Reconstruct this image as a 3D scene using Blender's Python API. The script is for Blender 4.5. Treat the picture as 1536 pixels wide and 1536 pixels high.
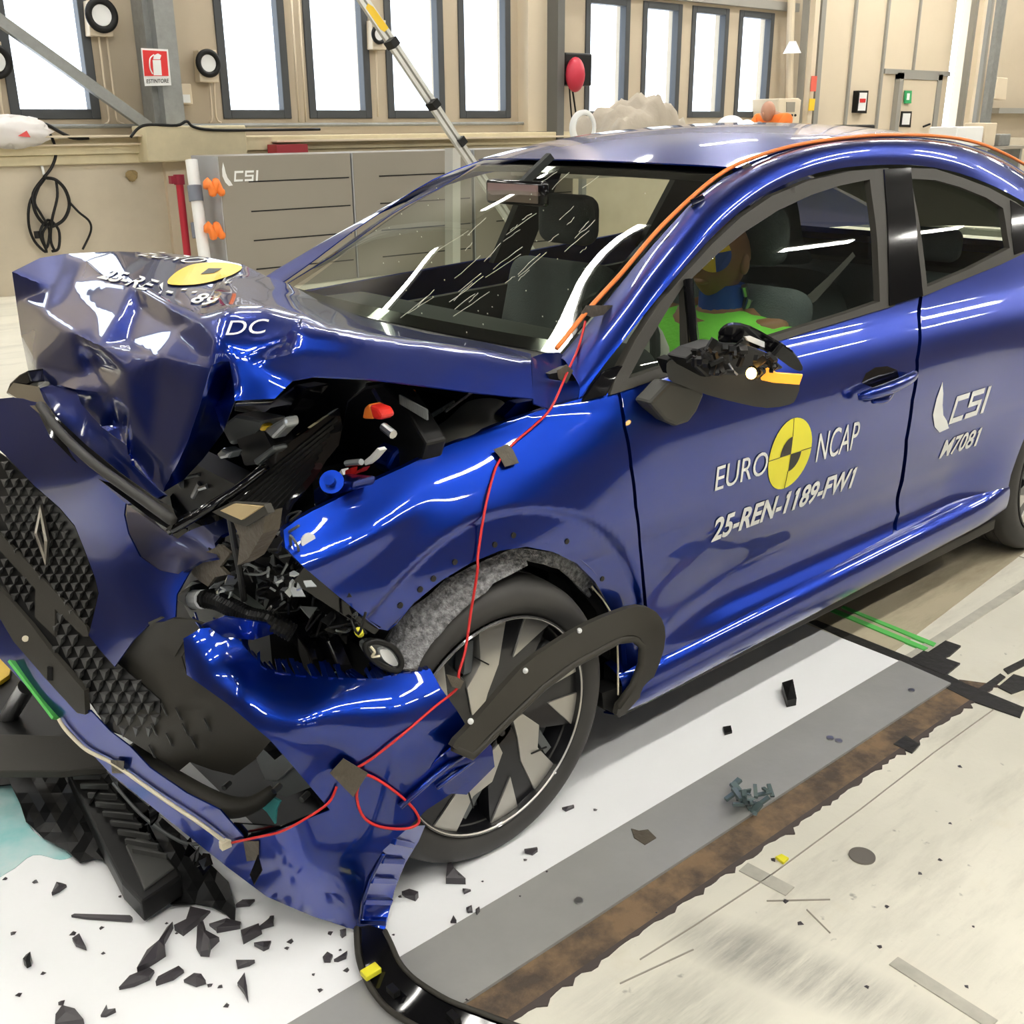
import bpy, bmesh, math, random
import numpy as np
from mathutils import Vector, Matrix
from mathutils.geometry import delaunay_2d_cdt

# ---------------------------------------------------------------- clear
for o in list(bpy.data.objects):
    bpy.data.objects.remove(o)
SC = bpy.context.scene
COL = SC.collection

# ---------------------------------------------------------------- camera, world, exposure
F, YAW, PIT, ROLL = 1583.55, 0.709908, -0.352631, -0.006561
_f = Vector((math.sin(YAW) * math.cos(PIT), math.cos(YAW) * math.cos(PIT), math.sin(PIT)))
_r = _f.cross(Vector((0, 0, 1))).normalized()
_u = _r.cross(_f)
RIGHT = math.cos(ROLL) * _r + math.sin(ROLL) * _u
UP = -math.sin(ROLL) * _r + math.cos(ROLL) * _u
FWD = _f
CAM = Vector((0, 0, 1.5))
cd = bpy.data.cameras.new('camera')
cam = bpy.data.objects.new('camera', cd)
COL.objects.link(cam)
cam.matrix_world = Matrix.Translation(CAM) @ Matrix((RIGHT, UP, -FWD)).transposed().to_4x4()
cd.sensor_fit = 'HORIZONTAL'
cd.sensor_width = 36
cd.lens = F / 1536 * 36
cd.clip_start = 0.05
cd.clip_end = 200
SC.camera = cam
SC.view_settings.view_transform = 'Standard'
SC.view_settings.look = 'None'
SC.view_settings.gamma = 1
SC.view_settings.use_curve_mapping = False
SC.view_settings.exposure = 0.55
world = bpy.data.worlds.new('world')
SC.world = world
world.use_nodes = True
bg = world.node_tree.nodes['Background']
bg.inputs[0].default_value = (0.86, 0.93, 1.0, 1)
bg.inputs[1].default_value = 3.2
SC.cycles.max_bounces = 8
SC.cycles.transparent_max_bounces = 16
SC.cycles.sample_clamp_indirect = 6
SC.cycles.caustics_reflective = False
SC.cycles.caustics_refractive = False


# ---------------------------------------------------------------- helpers
def ray(px, py):
    return (RIGHT * ((px - 768) / F) + UP * (-(py - 768) / F) + FWD)


def W(px, py, x=None, y=None, z=None):
    """where the sight line through a photo point meets the world plane x=, y= or z="""
    d = ray(px, py)
    if x is not None: t = (x - CAM.x) / d.x
    elif y is not None: t = (y - CAM.y) / d.y
    else: t = (z - CAM.z) / d.z
    return CAM + d * t


def interp(tab, v):
    if v <= tab[0][0]: return tab[0][1]
    if v >= tab[-1][0]: return tab[-1][1]
    for i in range(len(tab) - 1):
        a, b = tab[i], tab[i + 1]
        if a[0] <= v <= b[0]:
            h = b[0] - a[0]
            def sl(k):
                if k <= 0 or k >= len(tab) - 1: 
                    k0, k1 = (0, 1) if k <= 0 else (len(tab) - 2, len(tab) - 1)
                    return (tab[k1][1] - tab[k0][1]) / (tab[k1][0] - tab[k0][0])
                return (tab[k + 1][1] - tab[k - 1][1]) / (tab[k + 1][0] - tab[k - 1][0])
            m0, m1 = sl(i), sl(i + 1)
            t = (v - a[0]) / h
            return ((2*t**3 - 3*t*t + 1) * a[1] + (t**3 - 2*t*t + t) * h * m0
                    + (-2*t**3 + 3*t*t) * b[1] + (t**3 - t*t) * h * m1)


def tag(o, label, cat, group=None, kind=None):
    if label: o['label'] = label
    if cat: o['category'] = cat
    if group: o['group'] = group
    if kind: o['kind'] = kind
    return o


def thing(name, label, cat, loc=(0, 0, 0), group=None):
    o = bpy.data.objects.new(name, None)
    COL.objects.link(o)
    o.location = loc
    o.empty_display_size = 0.1
    return tag(o, label, cat, group)


def adopt(o, parent):
    o.parent = parent
    o.matrix_parent_inverse = Matrix.Translation(-Vector(parent.location))
    return o


def shell(verts, faces, thick, away=None):
    """gives a sheet its real thickness: back face and a crisp rim of their own"""
    me = bpy.data.meshes.new('t'); me.from_pydata([tuple(v) for v in verts], [], [tuple(f) for f in faces])
    bm = bmesh.new(); bm.from_mesh(me); bmesh.ops.recalc_face_normals(bm, faces=bm.faces); bm.normal_update()
    vs = [v.co.copy() for v in bm.verts]; ns = [v.normal.copy() for v in bm.verts]
    fs = [tuple(v.index for v in f.verts) for f in bm.faces]
    be = [(e.verts[0].index, e.verts[1].index) for e in bm.edges if len(e.link_faces) == 1]
    s = sum(n.dot(p - CAM) for n, p in zip(ns, vs))
    sg = 1 if s > 0 else -1
    bm.free(); bpy.data.meshes.remove(me)
    n = len(vs); back = [p + q * (thick * sg) for p, q in zip(vs, ns)]
    V = vs + back; Fa = fs + [tuple(i + n for i in reversed(f)) for f in fs]
    for a, b in be:
        k = len(V); V += [vs[a], vs[b], back[b], back[a]]; Fa.append((k, k+1, k+2, k+3))
    return V, Fa


def obj(name, verts, faces, mat, parent=None, smooth=False, thick=0, bevel=0, autosm=None, off=-1):
    if thick:
        verts, faces = shell(verts, faces, thick)
        off = -1; thick = 0
    me = bpy.data.meshes.new(name)
    me.from_pydata([tuple(v) for v in verts], [], [tuple(f) for f in faces])
    bm = bmesh.new(); bm.from_mesh(me)
    if off != 'keep':
        bmesh.ops.recalc_face_normals(bm, faces=bm.faces)
    bm.to_mesh(me); bm.free()
    o = bpy.data.objects.new(name, me)
    COL.objects.link(o)
    if mat is not None:
        for m in (mat if isinstance(mat, (list, tuple)) else [mat]):
            me.materials.append(m)
    if smooth:
        for p in me.polygons: p.use_smooth = True
        if autosm:
            me.set_sharp_from_angle(angle=math.radians(autosm))
    if thick:
        s = o.modifiers.new('thickness', 'SOLIDIFY'); s.thickness = thick; s.offset = 0
    if bevel:
        b = o.modifiers.new('bevel', 'BEVEL'); b.width = bevel; b.segments = 2; b.limit_method = 'ANGLE'
    if parent is not None: adopt(o, parent)
    return o


def struct(o):
    o['kind'] = 'structure'
    return o


class MB:
    """collects shapes that belong to one and the same part"""
    def __init__(s): s.v = []; s.f = []
    def add(s, v, f):
        n = len(s.v); s.v += [Vector(a) for a in v]; s.f += [tuple(i + n for i in a) for a in f]; return s
    def box(s, a, b):
        (x0, y0, z0), (x1, y1, z1) = a, b
        return s.add([(x0,y0,z0),(x1,y0,z0),(x1,y1,z0),(x0,y1,z0),(x0,y0,z1),(x1,y0,z1),(x1,y1,z1),(x0,y1,z1)],
                     [(0,3,2,1),(4,5,6,7),(0,1,5,4),(1,2,6,5),(2,3,7,6),(3,0,4,7)])
    def bar(s, p, q, w, h, up=(0, 0, 1)):
        p, q = Vector(p), Vector(q)
        d = (q - p).normalized(); sd = d.cross(Vector(up))
        if sd.length < 1e-4: sd = d.cross(Vector((1, 0, 0)))
        sd.normalize(); u = sd.cross(d)
        v = []
        for c in (p, q):
            for a, b in ((-1,-1),(1,-1),(1,1),(-1,1)):
                v.append(c + sd * a * w / 2 + u * b * h / 2)
        return s.add(v, [(3,2,1,0),(4,5,6,7),(0,1,5,4),(1,2,6,5),(2,3,7,6),(3,0,4,7)])
    def tube(s, pts, r, n=8, closed=False, sm=0):
        pts = [Vector(p) for p in pts]
        if sm: pts = smooth_path(pts, sm, closed)
        rs = r if isinstance(r, (list, tuple)) else [r] * len(pts)
        if len(rs) != len(pts): rs = list(np.interp(np.linspace(0, 1, len(pts)), np.linspace(0, 1, len(rs)), rs))
        m = len(pts); v = []; prev = None
        for i, p in enumerate(pts):
            a = pts[(i - 1) % m] if (closed or i > 0) else p
            b = pts[(i + 1) % m] if (closed or i < m - 1) else p
            t = (b - a)
            t = t.normalized() if t.length > 1e-9 else Vector((0, 0, 1))
            if prev is None:
                k = Vector((0, 0, 1)) if abs(t.z) < .9 else Vector((1, 0, 0))
                n1 = t.cross(k).normalized()
            else:
                n1 = (prev - t * prev.dot(t))
                n1 = n1.normalized() if n1.length > 1e-6 else t.cross(Vector((0, 0, 1))).normalized()
            prev = n1; n2 = t.cross(n1)
            for j in range(n):
                an = 2 * math.pi * j / n
                v.append(p + (n1 * math.cos(an) + n2 * math.sin(an)) * rs[i])
        f = []
        for i in range(m if closed else m - 1):
            for j in range(n):
                f.append((i*n + j, i*n + (j+1) % n, ((i+1) % m)*n + (j+1) % n, ((i+1) % m)*n + j))
        if not closed:
            f.append(tuple(reversed(range(n)))); f.append(tuple((m-1)*n + j for j in range(n)))
        return s.add(v, f)
    def cyl(s, p, q, r, n=16, r2=None):
        return s.tube([p, q], [r, r if r2 is None else r2], n)
    def prism(s, pts, d):
        d = Vector(d); n = len(pts); pts = [Vector(p) for p in pts]
        return s.add(pts + [p + d for p in pts],
                     [tuple(range(n)), tuple(reversed(range(n, 2*n)))] + [(i, i+n, (i+1) % n + n, (i+1) % n) for i in range(n)])
    def lathe(s, prof, c, axis, n=32):
        """prof: (radius, offset along axis)"""
        axis = Vector(axis).normalized(); c = Vector(c)
        k = Vector((0, 0, 1)) if abs(axis.z) < .9 else Vector((1, 0, 0))
        a = axis.cross(k).normalized(); b = axis.cross(a)
        v = []; m = len(prof)
        for i in range(n):
            t = 2 * math.pi * i / n
            for r_, h in prof: v.append(c + axis * h + (a * math.cos(t) + b * math.sin(t)) * r_)
        f = [(i*m + j, i*m + j + 1, ((i+1) % n)*m + j + 1, ((i+1) % n)*m + j) for i in range(n) for j in range(m - 1)]
        return s.add(v, f)
    def blob(s, c, rx, ry, rz, n=10, jit=0, rnd=None):
        v = []; f = []
        for i in range(n + 1):
            th = math.pi * i / n
            for j in range(2 * n):
                ph = math.pi * j / n
                k = 1 + (rnd.uniform(-jit, jit) if jit else 0)
                v.append((c[0] + rx*k*math.sin(th)*math.cos(ph), c[1] + ry*k*math.sin(th)*math.sin(ph), c[2] + rz*k*math.cos(th)))
        for i in range(n):
            for j in range(2 * n):
                f.append((i*2*n + j, i*2*n + (j+1) % (2*n), (i+1)*2*n + (j+1) % (2*n), (i+1)*2*n + j))
        return s.add(v, f)
    def build(s, name, mat, parent=None, **k):
        return obj(name, s.v, s.f, mat, parent, **k)


def smooth_path(pts, n=6, closed=False):
    out = []; m = len(pts)
    for i in range(m if closed else m - 1):
        g = lambda k: pts[k % m] if closed else pts[min(max(k, 0), m - 1)]
        p0, p1, p2, p3 = g(i-1), g(i), g(i+1), g(i+2)
        for j in range(n):
            t = j / n
            out.append(0.5 * ((2*p1) + (p2-p0)*t + (2*p0-5*p1+4*p2-p3)*t*t + (3*p1-p0-3*p2+p3)*t**3))
    if not closed: out.append(pts[-1])
    return out


def smooth2(pts, n=5, closed=True):
    """rounds a traced outline"""
    q = smooth_path([Vector((p[0], p[1], 0)) for p in pts], n, closed)
    return [(p.x, p.y) for p in q]


def cdt(outline, step, extra=(), holes=()):
    """triangulates a 2D outline with a regular inner grid -> verts2d, faces"""
    def dens(o):
        out = []
        for i in range(len(o)):
            a = Vector(o[i]); b = Vector(o[(i+1) % len(o)])
            n = max(1, int((b - a).length / step))
            for j in range(n): out.append(a + (b - a) * (j / n))
        return out
    vs = []; es = []
    for o in [outline] + list(holes):
        d = dens([Vector((p[0], p[1])) for p in o]); n0 = len(vs)
        vs += d
        es += [(n0 + i, n0 + (i+1) % len(d)) for i in range(len(d))]
    def inside(p, o):
        c = False; j = len(o) - 1
        for i in range(len(o)):
            if (o[i][1] > p[1]) != (o[j][1] > p[1]) and p[0] < (o[j][0]-o[i][0])*(p[1]-o[i][1])/(o[j][1]-o[i][1])+o[i][0]: c = not c
            j = i
        return c
    xs = [p[0] for p in outline]; ys = [p[1] for p in outline]
    B = np.array([(v.x, v.y) for v in vs])
    k = 0; yy = min(ys)
    while yy < max(ys):
        xx = min(xs) + (k % 2) * step / 2
        while xx < max(xs):
            if inside((xx, yy), outline) and not any(inside((xx, yy), h) for h in holes):
                if ((B[:, 0]-xx)**2 + (B[:, 1]-yy)**2).min() > (step*.45)**2: vs.append(Vector((xx, yy)))
            xx += step
        yy += step * .866; k += 1
    vs += [Vector((p[0], p[1])) for p in extra]
    r = delaunay_2d_cdt(vs, es, [], 0, 1e-6)
    V, Fc = r[0], r[2]
    out = []
    for f in Fc:
        c = sum((V[i] for i in f), Vector((0, 0))) / len(f)
        if inside(c, outline) and not any(inside(c, h) for h in holes): out.append(tuple(f))
    return V, out


def depth_of(p):
    return (Vector(p) - CAM).dot(FWD)


class TPS:
    """smooth surface through a few known points: (photo x, photo y, axis, value)"""
    def __init__(s, ctrl, reg=0.0):
        P = []; w = []
        for c in ctrl:
            p = W(c[0], c[1], **{c[2]: c[3]})
            P.append((c[0] / 500., c[1] / 500.)); w.append(1 / depth_of(p))
        P = np.array(P); n = len(P); s.P = P
        K = s.U(P[:, None, :] - P[None, :, :]) + np.eye(n) * reg
        A = np.zeros((n+3, n+3)); A[:n, :n] = K; A[:n, n] = 1; A[:n, n+1:] = P; A[n, :n] = 1; A[n+1:, :n] = P.T
        s.c = np.linalg.solve(A, np.concatenate([w, [0, 0, 0]])); s.n = n
    @staticmethod
    def U(d):
        r2 = (d ** 2).sum(-1)
        return np.where(r2 > 1e-12, r2 * np.log(np.maximum(r2, 1e-12)), 0)
    def __call__(s, px, py, off=0.0):
        q = np.array([px / 500., py / 500.])
        v = (s.U(q - s.P) * s.c[:s.n]).sum() + s.c[s.n] + s.c[s.n+1] * q[0] + s.c[s.n+2] * q[1]
        d = ray(px, py)
        return CAM + d * (1 / v) - d.normalized() * off


def sheet(name, outline, surf, mat, parent=None, off=0.0, step=12, thick=0.003, noise=0, holes=(), smooth=True, seed=1):
    V, Fc = cdt(outline, step, holes=holes)
    rnd = random.Random(seed)
    vs = [surf(v.x, v.y, off + (rnd.uniform(-noise, noise) if noise else 0)) for v in V]
    return obj(name, vs, Fc, mat, parent, smooth=smooth, thick=thick, autosm=50)


def slab(name, pts, mat, parent=None, thick=0.02, dirn=None, bevel=0, smooth=False, **pl):
    """traced outline standing on one world plane, with a real thickness behind it"""
    P = [W(p[0], p[1], **pl) if len(p) == 2 else W(p[0], p[1], **{p[2]: p[3]}) for p in pts]
    if dirn is None:
        dirn = Vector((0, 1, 0)) if 'y' in pl else (Vector((1, 0, 0)) if 'x' in pl else Vector((0, 0, -1)))
    m = MB().prism(P, Vector(dirn).normalized() * thick)
    o = m.build(name, mat, parent, bevel=bevel, smooth=smooth, autosm=30 if smooth else None)
    return o


def loft(name, rows, mat, parent=None, nu=4, nv=4, thick=0.004, autosm=60):
    """bicubic surface through a grid of points"""
    R = [smooth_path([Vector(p) for p in r], nu) for r in rows]
    C = [smooth_path([r[i] for r in R], nv) for i in range(len(R[0]))]
    m, n = len(C), len(C[0])
    v = [C[i][j] for i in range(m) for j in range(n)]
    f = [(i*n + j, i*n + j + 1, (i+1)*n + j + 1, (i+1)*n + j) for i in range(m-1) for j in range(n-1)]
    return obj(name, v, f, mat, parent, smooth=True, thick=thick, autosm=autosm)


# ---------------------------------------------------------------- materials
def mat(name, col, rough=0.5, metal=0.0, coat=0.0, spec=0.5, bump=0, bscale=20, var=0, vscale=3, col2=None, emit=None, estr=0, coatr=0.03):
    m = bpy.data.materials.new(name); m.use_nodes = True
    nt = m.node_tree; b = nt.nodes['Principled BSDF']
    b.inputs['Base Color'].default_value = (*col, 1)
    b.inputs['Roughness'].default_value = rough
    b.inputs['Metallic'].default_value = metal
    b.inputs['Specular IOR Level'].default_value = spec
    b.inputs['Coat Weight'].default_value = coat
    b.inputs['Coat Roughness'].default_value = coatr
    if emit:
        b.inputs['Emission Color'].default_value = (*emit, 1); b.inputs['Emission Strength'].default_value = estr
    if var or bump:
        tc = nt.nodes.new('ShaderNodeTexCoord')
    if var:
        n = nt.nodes.new('ShaderNodeTexNoise'); n.inputs['Scale'].default_value = vscale; n.inputs['Detail'].default_value = 8
        n.inputs['Roughness'].default_value = .65
        nt.links.new(tc.outputs['Object'], n.inputs['Vector'])
        r = nt.nodes.new('ShaderNodeValToRGB'); r.color_ramp.elements[0].position = .5 - .25; r.color_ramp.elements[1].position = .5 + .25
        c2 = col2 or tuple(c * (1 - var) for c in col)
        r.color_ramp.elements[0].color = (*c2, 1); r.color_ramp.elements[1].color = (*col, 1)
        nt.links.new(n.outputs['Fac'], r.inputs['Fac']); nt.links.new(r.outputs['Color'], b.inputs['Base Color'])
    if bump:
        n2 = nt.nodes.new('ShaderNodeTexNoise'); n2.inputs['Scale'].default_value = bscale; n2.inputs['Detail'].default_value = 4
        nt.links.new(tc.outputs['Object'], n2.inputs['Vector'])
        bp = nt.nodes.new('ShaderNodeBump'); bp.inputs['Strength'].default_value = bump; bp.inputs['Distance'].default_value = .02
        nt.links.new(n2.outputs['Fac'], bp.inputs['Height']); nt.links.new(bp.outputs['Normal'], b.inputs['Normal'])
    return m


def glass_mat(name, tint, refl=0.08, ior=1.5):
    m = bpy.data.materials.new(name); m.use_nodes = True; nt = m.node_tree
    for n in list(nt.nodes): nt.nodes.remove(n)
    out = nt.nodes.new('ShaderNodeOutputMaterial'); mx = nt.nodes.new('ShaderNodeMixShader')
    tr = nt.nodes.new('ShaderNodeBsdfTransparent'); gl = nt.nodes.new('ShaderNodeBsdfGlossy')
    lw = nt.nodes.new('ShaderNodeLayerWeight'); pw = nt.nodes.new('ShaderNodeMath'); pw.operation = 'POWER'; pw.inputs[1].default_value = 4.5
    fr = nt.nodes.new('ShaderNodeMath'); fr.operation = 'MULTIPLY_ADD'; fr.inputs[1].default_value = 1 - refl; fr.inputs[2].default_value = refl
    nt.links.new(lw.outputs['Facing'], pw.inputs[0]); nt.links.new(pw.outputs[0], fr.inputs[0])
    tr.inputs[0].default_value = (*tint, 1); gl.inputs['Roughness'].default_value = .0; gl.inputs[0].default_value = (1, 1, 1, 1)
    nt.links.new(fr.outputs[0], mx.inputs[0]); nt.links.new(tr.outputs[0], mx.inputs[1]); nt.links.new(gl.outputs[0], mx.inputs[2])
    nt.links.new(mx.outputs[0], out.inputs[0])
    return m


M = {}
M['blue'] = mat('blue metallic paint', (0.001, 0.024, 0.27), .34, .92, 1.0, .5)
M['blue'].node_tree.nodes['Principled BSDF'].inputs['Coat IOR'].default_value = 1.6
M['black'] = mat('black plastic', (.008, .008, .008), .4, spec=.28)
M['blackm'] = mat('matt black plastic', (.038, .035, .028), .6, spec=.35, bump=.05, bscale=300)
M['gloss'] = mat('gloss black', (.004, .004, .005), .08, spec=.45)
M['rubber'] = mat('tyre rubber', (.045, .043, .04), .62, var=.25, vscale=9)
M['silver'] = mat('machined alloy', (.62, .60, .55), .33, .75)
M['rimblack'] = mat('black wheel paint', (.012, .012, .014), .3, .2, .5)
M['steel'] = mat('bare steel', (.5, .5, .5), .3, 1.0)
M['felt'] = mat('grey felt liner', (.42, .42, .43), .95, bump=.9, bscale=120, var=.75, vscale=75)
for _e, _p in zip([n for n in M['felt'].node_tree.nodes if n.type == 'VALTORGB'][0].color_ramp.elements, (.36, .68)): _e.position = _p
M['grey'] = mat('grey plastic', (.13, .14, .14), .5)
M['lens'] = mat('broken clear plastic', (.35, .37, .38), .12, .1, 1)
M['wht'] = mat('white vinyl', (.86, .87, .86), .45)
M['yel'] = mat('yellow vinyl', (.85, .78, .04), .45)
M['yel2'] = mat('amber vinyl', (.95, .62, .04), .4)
M['blk'] = mat('black vinyl', (.02, .018, .015), .5)
M['red'] = mat('red wire', (.62, .02, .02), .4)
M['orange'] = mat('orange cable', (.9, .22, .03), .45)
M['cream'] = mat('cream cable', (.75, .68, .5), .5)
M['green'] = mat('green tape', (.12, .55, .12), .5)
M['tape'] = mat('brown grey tape', (.09, .075, .055), .6, bump=.3, bscale=60)
M['fabric'] = mat('dark grey fabric', (.10, .115, .12), .9, bump=.3, bscale=200)
M['inter'] = mat('interior plastic', (.03, .033, .032), .7, spec=.3)
M['glass'] = glass_mat('windscreen glass', (.74, .80, .70))
M['glass2'] = glass_mat('door glass', (.80, .86, .80), .05)
M['amber'] = mat('amber lamp', (.9, .35, .02), .3, emit=(1, .38, .03), estr=.7)
M['lamp'] = mat('lit amber bulb', (1, .5, .1), .3, emit=(1, .55, .12), estr=14)
M['skin'] = mat('dummy vinyl skin', (.30, .15, .08), .55)
M['lime'] = mat('lime green cloth', (.22, .72, .08), .85, bump=.2, bscale=80)
M['dblue'] = mat('blue plastic', (.02, .07, .35), .45)


# ================================================================ the hall
H = 7.2; YB = 11.0; X0 = -9.0; X1 = 34.0; YF = -9.0
M['wall'] = mat('beige wall paint', (.53, .45, .335), .75, var=.10, vscale=1.2)
M['lowwall'] = mat('lower wall plaster', (.62, .55, .43), .8, var=.14, vscale=2.5)
M['panel'] = mat('cream panel', (.70, .60, .45), .6, var=.06, vscale=1)
M['ledge'] = mat('cream concrete ledge', (.68, .60, .40), .8, var=.2, vscale=4)
M['wframe'] = mat('dark window frame', (.055, .06, .065), .5)
M['galv'] = mat('galvanised steel', (.33, .34, .33), .5, .5, var=.25, vscale=12)
M['ceil'] = mat('ceiling sheet', (.08, .075, .07), .8)
M['pane'] = glass_mat('window pane', (.95, .97, 1))
M['trimg'] = mat('grey trim', (.30, .29, .26), .6)

# ---- floor with its own stains and joints
def floor_mat(name, base, dark, warm, sc=1.0, smears=()):
    m = bpy.data.materials.new(name); m.use_nodes = True; nt = m.node_tree; b = nt.nodes['Principled BSDF']
    L = nt.links.new; N = nt.nodes.new
    tc = N('ShaderNodeTexCoord')
    def noise(s, det=8, ro=.6, mp=None):
        n = N('ShaderNodeTexNoise'); n.inputs['Scale'].default_value = s; n.inputs['Detail'].default_value = det; n.inputs['Roughness'].default_value = ro
        if mp:
            q = N('ShaderNodeMapping'); q.inputs['Scale'].default_value = mp[0]; q.inputs['Rotation'].default_value = (0, 0, mp[1])
            L(tc.outputs['Object'], q.inputs['Vector']); L(q.outputs[0], n.inputs['Vector'])
        else: L(tc.outputs['Object'], n.inputs['Vector'])
        return n.outputs['Fac']
    def ramp(f, a, b_):
        r = N('ShaderNodeMapRange'); r.inputs[1].default_value = a; r.inputs[2].default_value = b_; L(f, r.inputs[0]); return r.outputs[0]
    def mix(f, c1, c2):
        x = N('ShaderNodeMix'); x.data_type = 'RGBA'; L(f, x.inputs[0])
        for c, s in ((c1, 6), (c2, 7)):
            if isinstance(c, tuple): x.inputs[s].default_value = (*c, 1)
            else: L(c, x.inputs[s])
        return x.outputs[2]
    c = mix(ramp(noise(1.3 * sc), .35, .7), base, tuple(k * .86 for k in base))
    c = mix(ramp(noise(.8, 9, .74, ((1, 5, 1), .5)), .50, .82), c, dark)
    c = mix(ramp(noise(3.0 * sc, 6), .62, .85), c, warm)
    c = mix(ramp(noise(30, 3, .5), .70, .78), c, tuple(k * .5 for k in base))
    for (cx, cy, ang, lx, ly, tone, lo, hi) in smears:
        q = N('ShaderNodeMapping'); q.vector_type = 'TEXTURE'; q.inputs['Location'].default_value = (cx, cy, 0); q.inputs['Rotation'].default_value = (0, 0, ang); q.inputs['Scale'].default_value = (lx, ly, 1)
        L(tc.outputs['Object'], q.inputs['Vector'])
        g = N('ShaderNodeTexGradient'); g.gradient_type = 'SPHERICAL'; L(q.outputs[0], g.inputs[0])
        mu = N('ShaderNodeMath'); mu.operation = 'MULTIPLY'; L(ramp(g.outputs['Fac'], 0, .6), mu.inputs[0]); L(ramp(noise(2.2, 10, .8, ((.6, 7, 1), -ang)), lo, hi), mu.inputs[1])
        c = mix(mu.outputs[0], c, tone)
    L(c, b.inputs['Base Color']); b.inputs['Roughness'].default_value = .62; b.inputs['Specular IOR Level'].default_value = .35
    bp = N('ShaderNodeBump'); bp.inputs['Strength'].default_value = .25; bp.inputs['Distance'].default_value = .004
    L(noise(60), bp.inputs['Height']); L(bp.outputs[0], b.inputs['Normal'])
    return m
M['floor'] = floor_mat('painted concrete floor', (.78, .75, .645), (.42, .40, .34), (.62, .55, .40), 1.0,
    [(*W(1180,1450,z=0)[:2], math.atan2(W(1400,1530,z=0).y - W(1060,1400,z=0).y, W(1400,1530,z=0).x - W(1060,1400,z=0).x), .34, .09, (.36, .35, .31), .35, .62),
     (*W(1350,1420,z=0)[:2], -.9, .45, .10, (.60, .58, .50), .45, .75), (*W(1000,1520,z=0)[:2], -.8, .22, .12, (.45, .44, .38), .38, .66)])
M['oily'] = floor_mat('oil stained floor', (.50, .44, .31), (.20, .16, .10), (.36, .22, .10), 1.5)
M['rust'] = floor_mat('rusty steel channel', (.25, .17, .095), (.07, .05, .035), (.42, .24, .09), 6)
M['rust'] = mat('rusty steel channel', (.25, .165, .095), .75, .2, var=.5, vscale=9, col2=(.085, .065, .05), bump=.3, bscale=60)
for _e, _p in zip([n for n in M['rust'].node_tree.nodes if n.type == 'VALTORGB'][0].color_ramp.elements, (.40, .60)): _e.position = _p
M['plate'] = mat('grey steel plate', (.42, .42, .40), .45, .25, var=.16, vscale=5, bump=.05, bscale=30)
M['whitesheet'] = mat('white floor sheet', (.93, .94, .95), .4, var=.03, vscale=2)
M['btape'] = mat('black floor tape', (.022, .021, .018), .55, bump=.2, bscale=50)
M['crack'] = mat('floor joint filler', (.30, .27, .22), .8)
M['seam2'] = mat('grey floor stripe', (.60, .575, .49), .8, var=.4, vscale=8)

def flat(name, pts, z, m, thick=.002, kind='structure'):
    o = MB().prism([(p[0], p[1], z) for p in pts], (0, 0, -thick)).build(name, m)
    if kind: o['kind'] = kind
    return o
flat('floor', [(X0, YF), (X1, YF), (X1, YB), (X0, YB)], 0, M['floor'], .1)

# ---- walls
WIN = [(3.33, 4.17), (5.47, 6.28), (6.51, 7.34), (7.57, 8.41), (8.64, 9.47), (10.79, 11.64), (11.90, 12.72), (12.94, 13.78), (14.03, 14.89),
       (1.2, 2.03), (-1.0, -.2), (-3.2, -2.4)]
WZ0, WZ1 = 1.565, 3.08
def wall_with_holes(name, a, b, holes, z0, z1, y0, y1, m, axis='x', top=None):
    mb = MB(); hs = sorted(holes)
    def bx(u0, u1, w0, w1):
        if axis == 'x': mb.box((u0, y0, w0), (u1, y1, w1))
        else: mb.box((y0, u0, w0), (y1, u1, w1))
    zz0 = hs[0][2]; zz1 = hs[0][3]
    bx(a, b, z0, zz0)
    if top is None: bx(a, b, zz1, z1)
    else:
        bx(a, b, zz1, 3.6); struct(MB().box((a, y0, 3.6), (b, y1, z1)).build(name, top))
    u = a
    for h in hs:
        bx(u, h[0], zz0, zz1); u = h[1]
    bx(u, b, zz0, zz1)
    return struct(mb.build(name, m))
wall_with_holes('wall_back', X0, 20.28, [(a, b, WZ0, WZ1) for a, b in WIN], 0, H, YB, YB + .25, M['wall'], top=mat('dark upper wall', (.15, .14, .12), .8))
struct(MB().box((21.14, YB, 0), (X1, YB + .25, H)).box((20.28, YB, 6.4), (21.14, YB + .25, H)).build('wall_back', M['wall']))
FW = [(-8 + i * 2.1, -8 + i * 2.1 + 1.3, 2.6, 4.6) for i in range(4)]
wall_with_holes('wall_front', X0, X1, FW, 0, H, YF - .25, YF, mat('brown grey wall', (.17, .14, .115), .8))
LW = [(-7 + i * 2.3, -7 + i * 2.3 + 1.2, 3.2, 4.6) for i in range(7)]
wall_with_holes('wall_left', YF, YB, LW, 0, H, X0 - .25, X0, mat('brown grey side wall', (.17, .14, .115), .8), 'y')
struct(MB().box((X1, YF, 0), (X1 + .25, YB, H)).build('wall_right', M['wall']))
struct(MB().box((-2.6, .3, 0), (-1.7, 4.6, 1.75)).box((-2.6, 4.7, 0), (.35, 8.5, 1.7)).build('reflection_barrier', mat('dark unseen barrier', (.10, .085, .07), .8)))  # unseen dark barrier blocks, added to darken the reflections in the bonnet
struct(MB().box((X0, YF, H), (X1, YB, H + .2)).build('ceiling', M['ceil']))

def portal(c, sx, sz, rot):
    l = bpy.data.lights.new('window_daylight', 'AREA'); l.shape = 'RECTANGLE'; l.size = sx; l.size_y = sz
    l.cycles.is_portal = True
    o = bpy.data.objects.new('window_daylight', l); COL.objects.link(o); o.location = c; o.rotation_euler = rot

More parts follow.
